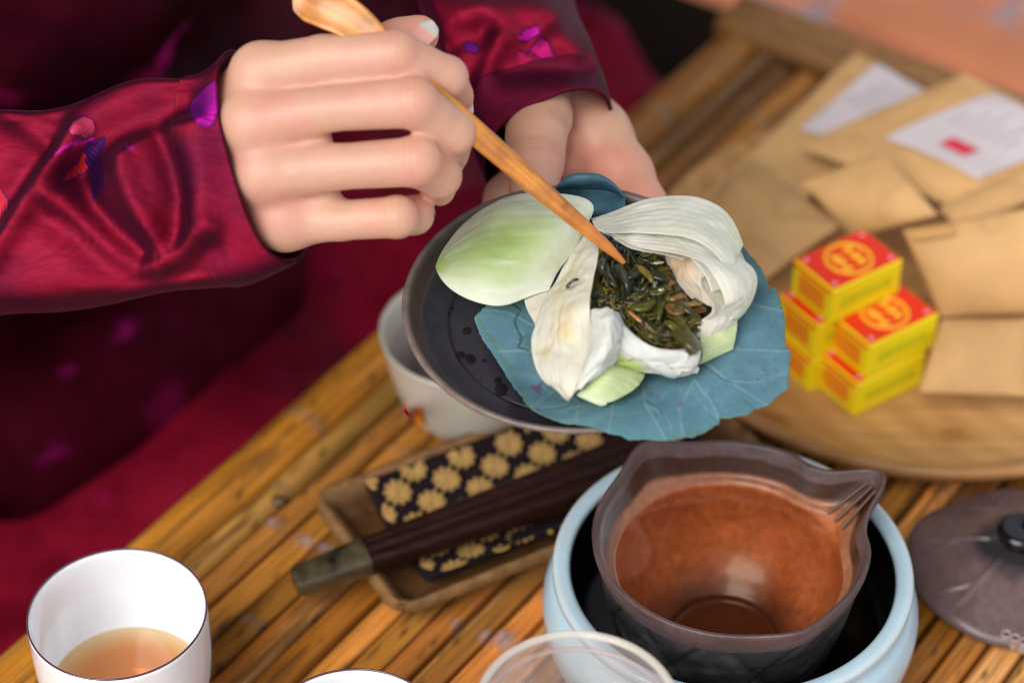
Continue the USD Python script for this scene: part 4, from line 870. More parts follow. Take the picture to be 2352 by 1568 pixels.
petal([[(1090, 300, 9.4), (1110, 330, 11.2), (1150, 380, 12.9), (1190, 410, 14.0)], [(1260, 262, 13.5), (1280, 310, 16.0), (1300, 360, 18.5), (1310, 420, 20.0)], [(1420, 250, 16.8), (1430, 310, 20.1), (1440, 380, 23.1), (1440, 450, 25.0)], [(1580, 280, 17.5), (1560, 340, 20.9), (1540, 410, 24.0), (1500, 480, 26.0)], [(1720, 370, 16.8), (1680, 430, 20.1), (1630, 480, 23.1), (1560, 540, 25.0)], [(1800, 480, 14.9), (1750, 540, 17.7), (1690, 580, 20.4), (1620, 620, 22.0)], [(1845, 600, 12.9), (1790, 640, 15.2), (1730, 670, 17.5), (1650, 700, 19.0)]], cA, seed=31, m=110, n=60, lift=-0.0012, wr=0.0008)
petal([[(1730, 520, 17), (1680, 560, 17), (1620, 600, 12)], [(1820, 620, 15), (1750, 650, 16), (1650, 690, 11)], [(1850, 720, 10), (1780, 745, 14), (1660, 780, 10)], [(1815, 810, 7), (1740, 830, 12), (1620, 850, 9)], [(1770, 870, 6), (1680, 890, 9), (1580, 900, 8)]], cA, seed=33, m=80, n=50, wr=0.0008)
petal([[(1000, 420, 9), (1060, 440, 9), (1130, 450, 8)], [(960, 560, 10), (1010, 560, 10), (1060, 560, 8)], [(950, 700, 11), (990, 700, 10), (1030, 710, 8)], [(960, 810, 11), (1010, 815, 10), (1060, 820, 8)], [(1010, 900, 11), (1090, 880, 11), (1170, 860, 9)]], cp2c_, seed=35, m=70, n=40)
def cC(uv, s, q, V): return mixc(WHITE * [1.02, 1, .98], CREAM, 0.22 + 0.6 * fbm(V, 50, 6))
petal([[(1645, 520, 13.6), (1630, 560, 18.7), (1610, 600, 20.9)], [(1700, 640, 13.0), (1670, 680, 17.8), (1640, 730, 19.9)], [(1760, 740, 11.8), (1715, 775, 16.1), (1655, 800, 18.1)], [(1798, 812, 8.7), (1720, 850, 11.9), (1595, 855, 13.3)], [(1772, 862, 6.8), (1690, 905, 9.3), (1572, 895, 10.4)], [(1602, 922, 5.6), (1590, 932, 7.6), (1565, 932, 8.5)]], cC, seed=15, m=90, n=70, cr=0.0042)
def cD(uv, s, q, V):
    c = mixc((0.83, 0.76, 0.63), (0.84, 0.63, 0.42), sstep(fbm(V, 60, 3), -0.05, 0.3)); return mixc(c, (0.62, 0.56, 0.46), 0.7 * np.exp(-(q / .35) ** 2) * sstep(s, .2, .6))
petal([[(1360, 478, 12), (1430, 475, 17), (1520, 478, 19), (1590, 490, 20)], [(1395, 515, 11), (1470, 520, 15), (1560, 540, 18), (1614, 560, 19)], [(1435, 580, 10), (1500, 590, 14), (1570, 610, 16), (1628, 640, 16)], [(1480, 662, 10), (1540, 667, 13), (1600, 690, 15), (1648, 712, 15)], [(1535, 715, 9), (1580, 745, 11), (1620, 760, 12), (1658, 776, 11)]], cD, seed=16, m=80, n=70, wr=0.0010, cr=0.0050)
def cp2(uv, s, q, V):
    c = mixc(WHITE, CREAM, 0.28 + 0.9 * fbm(V, 45, 5)); yl = np.exp(-(np.hypot(uv[:, 0] - 870, uv[:, 1] - 905) / 55) ** 2) + np.exp(-(np.hypot(uv[:, 0] - 880, uv[:, 1] - 800) / 45) ** 2) * .6 + 0.7 * np.exp(-(np.hypot(uv[:, 0] - 765, uv[:, 1] - 1010) / 45) ** 2) + 0.5 * np.exp(-(polydist(uv, [(985, 450), (900, 600), (830, 740)]) / 22) ** 2)
    return mixc(c, (0.80, 0.62, 0.17), np.clip(0.65 * yl * (0.8 + fbm(V, 120, 4)), 0, .8))
petal([[(960, 398, 5.2), (990, 402, 9.3), (1015, 410, 12.9), (1046, 455, 15.0)], [(890, 525, 6.3), (930, 550, 11.2), (985, 560, 15.5), (1042, 560, 18.0)], [(810, 660, 6.6), (870, 690, 11.8), (940, 690, 16.3), (1012, 700, 19.0)], [(742, 800, 6.6), (820, 820, 11.8), (900, 820, 16.3), (1005, 800, 19.0)], [(704, 920, 4.9), (790, 940, 8.7), (880, 950, 12.0), (1010, 900, 14.0)], [(700, 1020, 4.2), (790, 1050, 7.4), (880, 1060, 10.3), (1000, 1000, 12.0)], [(740, 1140, 3.5), (810, 1145, 6.2), (880, 1145, 8.6), (965, 1110, 10.0)], [(838, 1224, 2.1), (865, 1235, 3.7), (890, 1245, 5.2), (915, 1240, 6.0)], [(891, 1266, 1.0), (894, 1268, 1.9), (896, 1268, 2.6), (900, 1266, 3.0)]], cp2, seed=21, m=130, n=100, wr=0.0010, cr=0.0050)
def cp2c(uv, s, q, V): return mixc(WHITE * [.98, .99, 1.02], (0.78, 0.79, 0.66), 0.3 + 0.8 * fbm(V * [2, 1, 1], 40, 5))
petal([[(1000, 800, 14), (1060, 795, 19), (1110, 788, 20), (1160, 818, 16), (1182, 858, 11)], [(1008, 880, 14), (1060, 880, 20), (1110, 880, 22), (1160, 890, 18), (1184, 902, 11)], [(1000, 1000, 13), (1040, 1000, 18), (1090, 990, 20), (1145, 980, 16), (1176, 942, 9)], [(960, 1110, 10), (1000, 1100, 14), (1050, 1085, 15), (1105, 1060, 12), (1150, 1010, 6)], [(898, 1264, 4), (930, 1232, 6), (970, 1192, 8), (1035, 1135, 7), (1092, 1087, 4)]], cp2c, seed=23, m=100, n=90, wr=0.0010, cr=0.0045)
def cp4(uv, s, q, V):
    c = mixc(WHITE * [.99, .99, 1.0], (0.80, 0.76, 0.64), 0.2 + 0.8 * fbm(V, 50, 7)); return mixc(c, (0.58, 0.70, 0.16), 0.85 * sstep(q, 0.48, 0.72) * (1 - sstep(uv[:, 0], 1250, 1340)))
petal([[(1180, 870, 14), (1152, 960, 12), (1122, 1030, 9), (1095, 1087, 5)], [(1240, 930, 15), (1230, 1010, 14), (1212, 1060, 10), (1190, 1107, 5)], [(1320, 985, 15), (1320, 1050, 13), (1316, 1092, 9), (1310, 1127, 5)], [(1450, 1005, 14), (1440, 1060, 13), (1428, 1110, 9), (1415, 1142, 5)], [(1560, 1003, 13), (1550, 1060, 12), (1532, 1108, 9), (1490, 1150, 5)], [(1594, 1000, 12), (1590, 1040, 11), (1584, 1080, 8), (1573, 1123, 5)]], cp4, seed=25, m=100, n=80, wr=0.0009, cr=0.0042)
petal([[(1182, 880, 15), (1184, 905, 15), (1186, 925, 14.5), (1188, 945, 14)], [(1250, 935, 16.5), (1240, 960, 16), (1232, 985, 15), (1228, 1005, 13.5)], [(1330, 985, 17), (1318, 1010, 16), (1305, 1040, 14), (1298, 1070, 11.5)], [(1420, 1008, 16), (1405, 1045, 15), (1385, 1085, 12), (1370, 1120, 8)], [(1500, 1015, 15), (1480, 1060, 13), (1450, 1105, 10), (1420, 1145, 6)], [(1530, 1030, 14), (1515, 1075, 12), (1490, 1115, 9), (1455, 1150, 5)]], cp2c, seed=41, m=80, n=60, wr=0.0008, lift=0.0006, cr=0.0040)
petal([[(1040, 470, 9), (1060, 470, 10), (1095, 500, 9)], [(1042, 500, 9.5), (1062, 505, 10), (1095, 520, 9)], [(1040, 545, 9), (1060, 540, 9), (1085, 535, 8)]], lambda uv, s, q, V: np.ones((len(V), 3)) * (0.80, 0.50, 0.01), seed=27, m=16, n=16)

# ------------------------------------------------------------------ damp tea leaves heaped inside the flower
tp = thing('tea_leaves', 'damp dark olive tea leaves heaped inside the white lotus flower', 'tea leaves', tuple(PC))
TEA = [(1130, 425), (1200, 455), (1370, 480), (1440, 560), (1485, 672), (1560, 745), (1655, 770), (1590, 862), (1565, 925), (1600, 1005), (1500, 1025), (1410, 1005), (1300, 985), (1195, 890), (1150, 800), (1100, 795), (1000, 805), (985, 760), (1018, 640), (1045, 520)]
o3 = PL(*np.array([(1290 + (x - 1290) * 1.06, 740 + (y - 740) * 1.06) for x, y in TEA]).T, 0.006); o2 = np.stack([(o3 - PC) @ PE1, (o3 - PC) @ PE2], 1)
V, F, A2 = leaf_sheet(o2, lambda A: 0.0062 + 0.0022 * fbm(np.c_[A, 0 * A[:, 0]], 260, 3), 0.004, 0.0011)
part(tp, 'heap', (V, F), 'tea_leaf', col=np.ones((len(V), 3)) * (0.016, 0.016, 0.007), kind='stuff')
def tcol(x, y):
    a = np.array([(0.024, 0.026, 0.012), (0.060, 0.058, 0.012), (0.105, 0.095, 0.013), (0.17, 0.13, 0.018), (0.030, 0.020, 0.012), (0.16, 0.075, 0.018)])
    lowr = np.clip((x - 1150) / 400 + (y - 650) / 500, 0, 1)
    p = np.array([0.46 - 0.34 * lowr, 0.24, 0.12 + 0.14 * lowr, 0.05 + 0.12 * lowr, 0.10, 0.03 + 0.05 * lowr]); p /= p.sum()
    return a[rng.choice(6, p=p)] * rng.uniform(0.7, 1.3)
TP2 = Polygon(TEA).buffer(-14)
made = 0
while made < 285:
    x, y = rng.uniform(980, 1660), rng.uniform(425, 1025)
    if not TP2.contains(shapely.Point(x, y)): continue
    L = rng.uniform(0.0065, 0.0145) * (1.3 if made < 70 else 1.0); m = 18; a = rng.uniform(0, 2 * PI); curl = rng.choice([0.4, 1.5, 3.0, 4.6], p=[.35, .3, .25, .1]) * rng.choice([-1, 1])
    s = np.linspace(-0.5, 0.5, m); th = a + curl * s + 0.5 * np.sin(s * 6 + a)
    dx = np.cumsum(np.cos(th)) * L / m; dy = np.cumsum(np.sin(th)) * L / m
    dx -= dx.mean(); dy -= dy.mean()
    lvl = 0.0075 + 0.0034 * (made / 285) + rng.uniform(0, 0.0012)
    hz = lvl + rng.uniform(0.0002, 0.0016) * np.cos(s * rng.uniform(3, 7) + rng.uniform(0, 6)) + 0.0022 * np.exp(-((x - 1250) / 200) ** 2 - ((y - 720) / 200) ** 2)
    c = PL(x, y, hz.mean()) - PN * hz.mean(); P = c + dx[:, None] * PE1 + dy[:, None] * PE2 + hz[:, None] * PN
    uvq = uv_of(P)
    if (sdpoly(uvq, TEA) < -5).any(): continue
    w = rng.uniform(0.0007, 0.0017) * (1.0 + 0.5 * (made < 70)); k2 = rng.uniform(0.35, 0.7)
    pr = w * np.clip(np.sin(np.linspace(0.12, PI - 0.18, m)) ** 0.55, 0.25, 1)
    pr = pr * (0.55 if made > 140 else 0.9)
    V, F = tube(P, pr, 14, flat=(1.0, k2)); an = np.tile(np.arange(14) / 14 * 2 * PI, m); tw = np.repeat(np.linspace(0, rng.uniform(-3, 3), m), 14)
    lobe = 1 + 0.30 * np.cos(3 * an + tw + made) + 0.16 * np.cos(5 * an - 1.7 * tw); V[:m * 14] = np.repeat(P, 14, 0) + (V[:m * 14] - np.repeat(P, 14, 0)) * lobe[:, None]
    rip = np.r_[0.35 + 0.75 * sstep(lobe, 0.62, 1.25), 1, 1]  # grooves of each strand painted darker, shading put into the colour
    c0 = tcol(x, y)
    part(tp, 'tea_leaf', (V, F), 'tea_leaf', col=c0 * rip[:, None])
    made += 1
def flat_leaf(rows, col, label=None):
    g = net([[(*PL(x, y, h / 1000.0),) for x, y, h in r] for r in rows], 26, 20)
    V, F = sheet(g, 0.00035); q = np.tile(np.abs(np.linspace(-1, 1, 20)), 52); cc = np.ones((len(V), 3)) * col * (0.8 + 0.5 * fbm(V, 300, 3))[:, None]
    cc = mixc(cc, np.asarray(col) * 1.7, 0.6 * np.exp(-(q / .08) ** 2)); part(tp, 'tea_leaf', (V, F), 'tea_leaf', col=cc, label=label)
flat_leaf([[(1450, 880, 13), (1480, 872, 15), (1520, 868, 14)], [(1440, 930, 14), (1495, 930, 17), (1555, 925, 15)], [(1490, 985, 14), (1530, 985, 17), (1580, 960, 15)], [(1530, 1038, 13), (1560, 1025, 15), (1600, 990, 14)]], np.array([0.060, 0.055, 0.012]), 'broad flat olive leaf piece at the lower edge of the heap')
flat_leaf([[(1360, 760, 14), (1385, 755, 16), (1410, 750, 14)], [(1345, 790, 14), (1378, 800, 16.5), (1400, 790, 14)], [(1350, 830, 14), (1370, 845, 16), (1385, 835, 14)], [(1368, 868, 13), (1374, 866, 14), (1380, 862, 13)]], np.array([0.055, 0.060, 0.012]))
flat_leaf([[(1130, 560, 14), (1165, 552, 16), (1190, 560, 14)], [(1140, 600, 15), (1180, 600, 18), (1215, 615, 15)], [(1175, 650, 15), (1200, 660, 18), (1225, 660, 15)], [(1195, 705, 14), (1208, 712, 15), (1220, 705, 14)]], np.array([0.026, 0.030, 0.018]))
flat_leaf([[(1050, 540, 14), (1065, 520, 16), (1085, 515, 14)], [(1045, 570, 15), (1070, 570, 17), (1098, 560, 14)], [(1060, 605, 14), (1075, 605, 15), (1090, 590, 14)]], np.array([0.028, 0.033, 0.018]))
for i in range(16):
    x, y = rng.uniform(1080, 1560), rng.uniform(520, 960)
    if not TP2.buffer(-40).contains(shapely.Point(x, y)): continue
    a_ = rng.uniform(0, 2 * PI); e1_, e2_ = np.array([math.cos(a_), math.sin(a_)]), np.array([-math.sin(a_), math.cos(a_)]); L_, w_ = rng.uniform(45, 75), rng.uniform(16, 28); hh_ = rng.uniform(13, 15.5)
    rows = [[tuple(np.array([x, y]) + e1_ * L_ * s_ + e2_ * (w_ * wf * c_ + 14 * s_ * s_)) + (hh_ + 1.6 * (1 - c_ * c_) * k_ + rng.uniform(-.3, .3),) for c_ in (-1, -.4, .4, 1)] for s_, wf, k_ in ((-1, .35, .3), (-.45, .95, 1), (.2, 1, 1), (.7, .7, .8), (1, .12, .1))]
    flat_leaf(rows, tcol(x, y) * 0.9)
def twig(a, b, h, r, col, label):
    p = PL(*np.array([a, b], float).T, np.array(h) / 1000.0); V, F = tube(p[0] + (p[1] - p[0]) * np.linspace(0, 1, 8)[:, None], r * np.array([.6, 1, 1, 1, 1, 1, .9, .5]), 8, flat=(1, .6)); part(tp, 'stem', (V, F), 'tea_leaf', col=np.ones((len(V), 3)) * col, label=label)
twig((1212, 800), (1280, 858), (15, 14), 0.0009, (0.32, 0.13, 0.035), 'orange brown stem piece')
twig((1420, 770), (1600, 762), (15, 13), 0.0009, (0.24, 0.15, 0.03), None)
twig((1430, 740), (1510, 715), (15, 15), 0.0012, (0.20, 0.09, 0.02), None)
twig((1345, 548), (1395, 540), (16, 14), 0.0007, (0.62, 0.56, 0.36), 'pale stem piece')
twig((1375, 690), (1395, 684), (16, 15), 0.0007, (0.70, 0.68, 0.56), None)
twig((1560, 862), (1600, 858), (13, 14), 0.0007, (0.16, 0.08, 0.03), None)
pts = PL(np.array([888., 893, 905, 915, 930, 947]), np.array([682., 662, 648, 640, 634, 633]), np.array([18, 18.5, 19.2, 20, 20.2, 20.2]) / 1000)
V, F = tube(resample(pts, 18), 0.0007 * np.r_[.6, np.ones(16), .6], 9, flat=(1, .6))
single('stray_tea_leaf', 'single dark curled tea leaf lying alone on the left white petal', 'tea leaf', (V, F), 'tea_leaf', col=np.ones((len(V), 3)) * (0.03, 0.035, 0.02))

# ------------------------------------------------------------------ bamboo scoop held in the right hand
cl = np.array([(1434, 604, .7745), (1400, 572, .773), (1340, 520, .770), (1230, 425, .765), (1095, 308, .7595), (960, 190, .7560), (880, 112, .7550), (820, 58, .7545), (765, 24, .755), (720, 6, .757), (694, -4, .759), (684, -8, .760)])
wd = np.array([11, 24, 36, 48, 57, 62, 66, 86, 98, 96, 70, 22.0])
cw = at_d(cl[:, 0], cl[:, 1], cl[:, 2]); cw, wd = resample(cw, 160), np.interp(np.linspace(0, 1, 160), np.r_[0, np.cumsum(np.linalg.norm(np.diff(at_d(cl[:, 0], cl[:, 1], cl[:, 2]), axis=0), axis=1))] / np.sum(np.linalg.norm(np.diff(at_d(cl[:, 0], cl[:, 1], cl[:, 2]), axis=0), axis=1)), wd) * 0.76 / FPX
T_ = unit(np.gradient(cw, axis=0)); toC = unit(EYE - cw); SD = unit(np.cross(T_, toC)); NM = np.cross(SD, T_)
a = np.arange(36) / 36 * 2 * PI; ca, sa = np.cos(a), np.sin(a)
thk = np.interp(np.linspace(0, 1, 160), [0, .05, .2, .6, 1], [.0007, .0013, .0020, .0026, .0016])
dish = np.interp(np.linspace(0, 1, 160), [0, .6, .72, .9, 1], [0, 0, .5, 1, .6])
V = cw[:, None] + (wd / 2)[:, None, None] * ca[None, :, None] * SD[:, None] + thk[:, None, None] * (np.sign(sa) * np.abs(sa) ** 0.7)[None, :, None] * NM[:, None] + (0.0022 * dish)[:, None, None] * (ca ** 2)[None, :, None] * NM[:, None]
F = gridfaces(160, 36, True); ss = np.repeat(np.linspace(0, 1, 160), 36); aa = np.tile(ca, 160)
g1 = fbm(np.c_[aa * 9, ss * 5, 0 * ss], 1.0, 3, 4) + 0.5 * fbm(np.c_[aa * 22, ss * 9, 0 * ss], 1.0, 5, 3)
cs = mixc((0.60, 0.25, 0.036), (0.42, 0.125, 0.018), 0.4 + 1.8 * g1); cs = mixc(cs, (0.48, 0.13, 0.02), 0.55 * (1 - sstep(ss, 0.0, 0.35)))
cs = mixc(cs, (0.16, 0.05, 0.012), 0.75 * sstep(fbm(np.c_[aa * 30, ss * 6, 0 * ss], 1, 11, 2), 0.20, 0.30)); cs = mixc(cs, (0.33, 0.09, 0.015), 0.8 * np.exp(-((ss - .20) / .008) ** 2) * (aa > 0))
cs = mixc(cs, (0.72, 0.42, 0.25), 0.8 * sstep(ss, .955, .985))
Vf = np.vstack([V.reshape(-1, 3), cw[0], cw[-1]]); j = np.arange(36); k0 = 160 * 36
F = np.vstack([F, np.stack([np.full(36, k0), (j + 1) % 36, j], 1), np.stack([np.full(36, k0 + 1), 159 * 36 + j, 159 * 36 + (j + 1) % 36], 1)])
single('bamboo_scoop', 'orange brown bamboo tea scoop held by the right hand, tip in the tea', 'tea scoop', (Vf, F), 'spoon_wood', col=np.vstack([cs, cs[[0]], cs[[-1]]]))

# ------------------------------------------------------------------ the person: two hands, arms and torso in one body, red silk tunic over it
me = thing('person', 'person in a dark red patterned silk tunic, holding a bamboo scoop and a dark plate', 'person', (float(tN[0] * -0.3), float(tN[1] * -0.3), FZ))
H2 = lambda x, y, d: at_d(477.75 + .4101 * x, .4101 * y, d)
FI = dict(index=([(300, 410, .7625), (640, 334, .7565), (1050, 302, .7535), (1332, 432, .7615), (1402, 540, .7725)], [.0088, .0076, .0072, .0065, .0050]),
          middle=([(250, 690, .7590), (680, 612, .7530), (1150, 578, .7495), (1375, 740, .7590), (1368, 872, .7710)], [.0090, .0069, .0077, .0068, .0052]),
          ring=([(320, 970, .7610), (720, 935, .7555), (1165, 905, .7520), (1290, 985, .7620), (1292, 1060, .7730)], [.0088, .0071, .0077, .0068, .0054]),
          little=([(430, 1235, .7680), (740, 1235, .7640), (1060, 1215, .7610), (1150, 1205, .7690), (1160, 1215, .7770)], [.0082, .0063, .0065, .0060, .0050]))
FJ = {k: ([H2(*p) for p in v[0]], v[1]) for k, v in FI.items()}
TJ = [H2(150, 620, .793), H2(560, 480, .790), H2(900, 340, .785), H2(1090, 255, .7800), H2(1185, 195, .7790)]; TR = [.0115, .0110, .0095, .0086, .0062]
WR1 = [H2(-120, 850, .8030), H2(-80, 1010, .8030)]
def flat(p): p = np.asarray(p, float); return p + FW * (((p - EYE) @ FW - .757) * 0.20)[..., None]
def hand1(P):
    P = flat(P)
    mc = flat([FJ[k][0][0] for k in ('index', 'middle', 'ring', 'little')]); bs = flat([FJ[k][0][1] for k in ('index', 'middle', 'ring', 'little')]); w0, w1 = flat(WR1[0]), flat(WR1[1])
    palm = None
    for t_ in np.linspace(0, 3, 10):                                                # a broad, even back of the hand
        i = min(int(t_), 2); f = t_ - i; m_ = mc[i] * (1 - f) + mc[i + 1] * f; w = w0 + (w1 - w0) * (t_ / 3); dip = 0.0016 * math.sin(PI * f) ** 2
        e = cone(P, w, m_ + FW * (0.0022 + dip), .0105, .0086 - dip * .5); palm = e if palm is None else smin(palm, e, .006)
        b_ = bs[i] * (1 - f) + bs[i + 1] * f
        palm = smin(palm, cone(P, m_ + FW * (.0045 + dip), m_ + (b_ - m_) * (0.75 if 0.2 < f < 0.8 else 0.6) + FW * .0062, .0072, .0048), .005)
    ext = [w0 - RT * 0.05 + FW * 0.012 - UPV * .004, w1 - RT * 0.05 + FW * 0.012 - UPV * .004]
    palm = smin(palm, smin(cone(P, w0, ext[0], .0112, .0130), cone(P, w1, ext[1], .0112, .0130), .008), .008)
    f1, f2 = flat(FJ['index'][0]), flat(FJ['middle'][0])
    fin = cone(P, 0.5 * (f1[1] + f2[1]) + FW * .0032, 0.52 * f1[2] + 0.48 * f2[2] + FW * .0028 + RT * .003, .0046, .0046)
    for k in ('index', 'middle', 'ring', 'little'):
        p, r = flat(FJ[k][0]), FJ[k][1]
        d = chain(P, p, r, .0012)
        d = smin(d, np.linalg.norm(P - (p[2] - FW * 0.0012), axis=1) - r[2] * 0.93, .002)          # middle knuckle
        d = smin(d, np.linalg.norm(P - (p[3] - FW * 0.0006 + RT * .0006), axis=1) - r[3] * 0.97, .0015)
        fin = smin(fin, d, .0018)
    out = smin(palm, fin, .0042)
    for i in range(4): out = smin(out, np.linalg.norm(P - (mc[i] - FW * 0.0012), axis=1) - 0.0078, .005)
    return smin(out, chain(P, flat(TJ), TR, .003), .002)
allp = np.vstack([np.array(v[0]) for v in FJ.values()] + [np.array(TJ), np.array(WR1)])
V1, F1 = nets(hand1, allp.min(0) - [.062, .022, .022], allp.max(0) + .016, 0.00105)

H3 = lambda x, y, d: at_d(1010.6 + .25394 * x, 137.8 + .25394 * y, d)
T2 = [H3(900, 150, .884), H3(890, 520, .852), H3(868, 700, .842), H3(858, 900, .838), H3(850, 1160, .832)]; T2R = [.0105, .0114, .0100, .0097, .0086]
I2 = [H3(1020, 270, .880), H3(1380, 700, .872), H3(1640, 1050, .862), H3(1800, 1330, .853), H3(1700, 1560, .848)]; I2R = [.0122, .0134, .0108, .0092, .0075]
def hand2(P):
    d = chain(P, I2, I2R, .005)
    wr = [H3(850, -80, .888), H3(680, -640, .918)]
    d = smin(d, cone(P, wr[0], I2[0], .0145, .0125), .01); d = smin(d, cone(P, wr[0], wr[1], .0145, .0170), .01)
    d = smin(d, cone(P, H3(1150, 350, .884), H3(1280, 1000, .886), .0140, .0115), .006)      # palm behind the fold of the thumb
    for x, y, dd, r in ((1180, 1300, .882, .0095), (930, 1330, .884, .0092), (700, 1300, .880, .0085)):
        m_ = H3(x, y, dd); e = chain(P, [H3(1150, 700, .890), m_, m_ + np.array([-.004, -.026, .004])], [.0125, r, r * .85], .004); d = smin(d, e, .002)
    e = chain(P, [H3(760, 1080, .868), H3(585, 1230, .864), H3(500, 1420, .862)], [.0085, .0068, .0060], .003); d = smin(d, e, .002)   # finger tip under the plate
    for (xa, ya), (xb, yb), w in (((1020, 735), (1380, 745), .0036), ((1020, 850), (1430, 850), .0034), ((1010, 965), (1330, 985), .0036)):   # soft folds in the web of the thumb
        d = smin(d, chain(P, [H3(xa, ya, .8635), H3(0.5 * (xa + xb), 0.5 * (ya + yb) - 8, .8628), H3(xb, yb, .8640)], [w, w, w * .5]), .0018)
    return smin(d, chain(P, T2, T2R, .003), .0009)
allq = np.vstack([np.array(T2), np.array(I2), H3(680, -640, .918)[None], H3(500, 1420, .862)[None]])
V2, F2 = nets(hand2, allq.min(0) - [.032, .035, .035], allq.max(0) + .025, 0.0012)
def skin(V, spots):
    c = np.ones((len(V), 3)) * (0.55, 0.305, 0.215)
    for p, r, a in spots: c = mixc(c, (0.64, 0.25, 0.18), a * np.exp(-(np.linalg.norm(V - p, axis=1) / r) ** 2))
    c = mixc(c, (0.57, 0.35, 0.215), 0.5 * sstep(fbm(V, 55, 13, 3), 0.0, 0.25)); c = mixc(c, (0.57, 0.235, 0.18), 0.45 * sstep(fbm(V, 70, 17, 3), 0.02, 0.25))
    return c * (1 + 0.10 * fbm(V, 90, 3))[:, None]
sp1 = [(FJ[k][0][i], r, a) for k in FJ for i, r, a in ((0, .010, .3), (2, .008, .45), (3, .006, .4), (4, .008, .55))] + [(TJ[4], .012, .7)]
sp2 = [(H3(1200, 760, .857), .004, .7), (H3(1200, 890, .857), .004, .7), (H3(1150, 1000, .857), .005, .8), (H3(1120, 620, .86), .006, .5), (H3(1600, 1050, .855), .02, .4), (T2[3], .010, .35), (I2[3], .015, .5)]
tor_c = tN * -0.285 + tD * -0.03
def torso(P):
    p = P - np.array([tor_c[0], tor_c[1], 0.17]); q = np.c_[p @ np.r_[tD, 0] / 0.165, p @ np.r_[tN, 0] / 0.100, p[:, 2] / 0.34]
    return (np.linalg.norm(q, axis=1) - 1) * 0.10
sh1, sh2 = np.r_[tor_c - tD * 0.15, .36], np.r_[tor_c + tD * 0.16, .36]
el1, el2 = at_d(-520., 590., .885), at_d(1150., -440., 1.03)
def arms(P):
    d = torso(P)
    d = smin(d, cone(P, sh1, el1, .050, .036), .02); d = smin(d, cone(P, el1, 0.5 * (WR1[0] + WR1[1]) - RT * 0.04 + FW * .009, .030, .016), .01)
    d = smin(d, cone(P, sh2, el2, .050, .036), .02); d = smin(d, cone(P, el2, H3(700, -560, .915), .030, .018), .01)
    for s in (-1, 1): d = smin(d, cone(P, np.r_[tor_c + tD * 0.09 * s, -.19], np.r_[tor_c + tN * 0.40 + tD * 0.09 * s, -.21], .055, .050), .03)
    return smin(d, cone(P, np.r_[tor_c, .40], np.r_[tor_c, .52], .055, .050), .03)
Vb, Fb = nets(arms, [-.62, -.32, -.24], [.32, .46, .56], 0.012)
try:
    import manifold3d
    ms = [manifold3d.Manifold(manifold3d.Mesh(np.asarray(v, np.float32), np.asarray(f, np.uint32))) for v, f in ((V1, F1), (V2, F2), (Vb, Fb))]
    bd_ = manifold3d.Manifold.batch_boolean(ms, manifold3d.OpType.Add)
    if bd_.num_tri() < 1000: raise ValueError('empty')
    mm = bd_.to_mesh(); VB, FB = np.array(mm.vert_properties[:, :3], float), np.array(mm.tri_verts)
except Exception:
    VB, FB = join([(V1, F1), (V2, F2), (Vb, Fb)])
cs_ = skin(VB, sp1 + sp2); dsp = np.zeros(len(VB))
for k in FJ:                                                   # fine creases across the middle knuckles
    p, r = FJ[k]; ax1 = unit(p[2] - p[1])
    for i_, off, w_, am in ((2, -.0024, .0006, .5), (2, -.0004, .0007, .7), (2, .0016, .0006, .45), (3, -.0006, .0006, .5), (3, .0008, .0006, .35)):
        ax_i = ax1 if i_ == 2 else unit(p[3] - p[2]); dl = VB - p[i_]; x_ = dl @ ax_i - off + 0.0006 * fbm(VB, 300, 5, 2); rd_ = np.linalg.norm(dl, axis=1)
        g_ = am * np.exp(-(x_ / w_) ** 2) * (rd_ < r[i_] * 1.35) * sstep(-(dl @ FW) / r[i_], 0.1, 0.7); dsp = np.maximum(dsp, g_)
axt = unit(T2[3] - T2[2])
for off in (-.0030, -.0014, .0002, .0018):                      # and across the left thumb's joint
    dl = VB - T2[3]; x_ = dl @ axt - off + 0.0008 * fbm(VB, 250, 6, 2); dsp = np.maximum(dsp, 0.7 * np.exp(-(x_ / .0006) ** 2) * (np.linalg.norm(dl, axis=1) < .0125) * sstep(-(dl @ FW) / .0097, 0.1, 0.7))
cs_ = mixc(cs_, (0.40, 0.16, 0.11), 0.38 * dsp); VB = VB + FW * (0.00028 * dsp)[:, None]
part(me, 'body', (VB, FB), 'skin', col=cs_)

def nail(c, axis, nrm, L, w, curv, freeedge, name='nail', bed=(0.66, 0.33, 0.27), tip=(0.66, 0.64, 0.60), k0=0.5):
    axis = unit(axis); nrm = unit(np.asarray(nrm) - axis * (np.asarray(nrm) @ axis)); sd = np.cross(axis, nrm); m, n = 30, 22
    s, q = np.meshgrid(np.linspace(0, 1, m), np.linspace(-1, 1, n), indexing='ij')
    ww = w / 2 * np.sqrt(np.clip(1 - (np.clip(s - 0.62, 0, 1) / 0.39) ** 2, 0.002, 1)) * np.clip(1 - np.clip((0.12 - s) / 0.12, 0, 1) ** 2 * 0.25, 0, 1)
    g = np.asarray(c) + (s * L)[..., None] * axis + (q * ww)[..., None] * sd + (-curv * q ** 2 - 0.10 * L * (s - k0) ** 2)[..., None] * nrm
    V, F = sheet(g, 0.0005); s2 = np.r_[s.ravel(), s.ravel()]; q2 = np.r_[q.ravel(), q.ravel()]
    cc = mixc(bed, tip, sstep(s2 - 0.05 * q2 ** 2, freeedge - .04, freeedge + .04)); cc = mixc(cc, (0.72, 0.6, 0.5), 0.5 * np.exp(-((np.abs(q2) - 1) / .10) ** 2))
    part(me, name, (V, F), 'nail', col=cc)
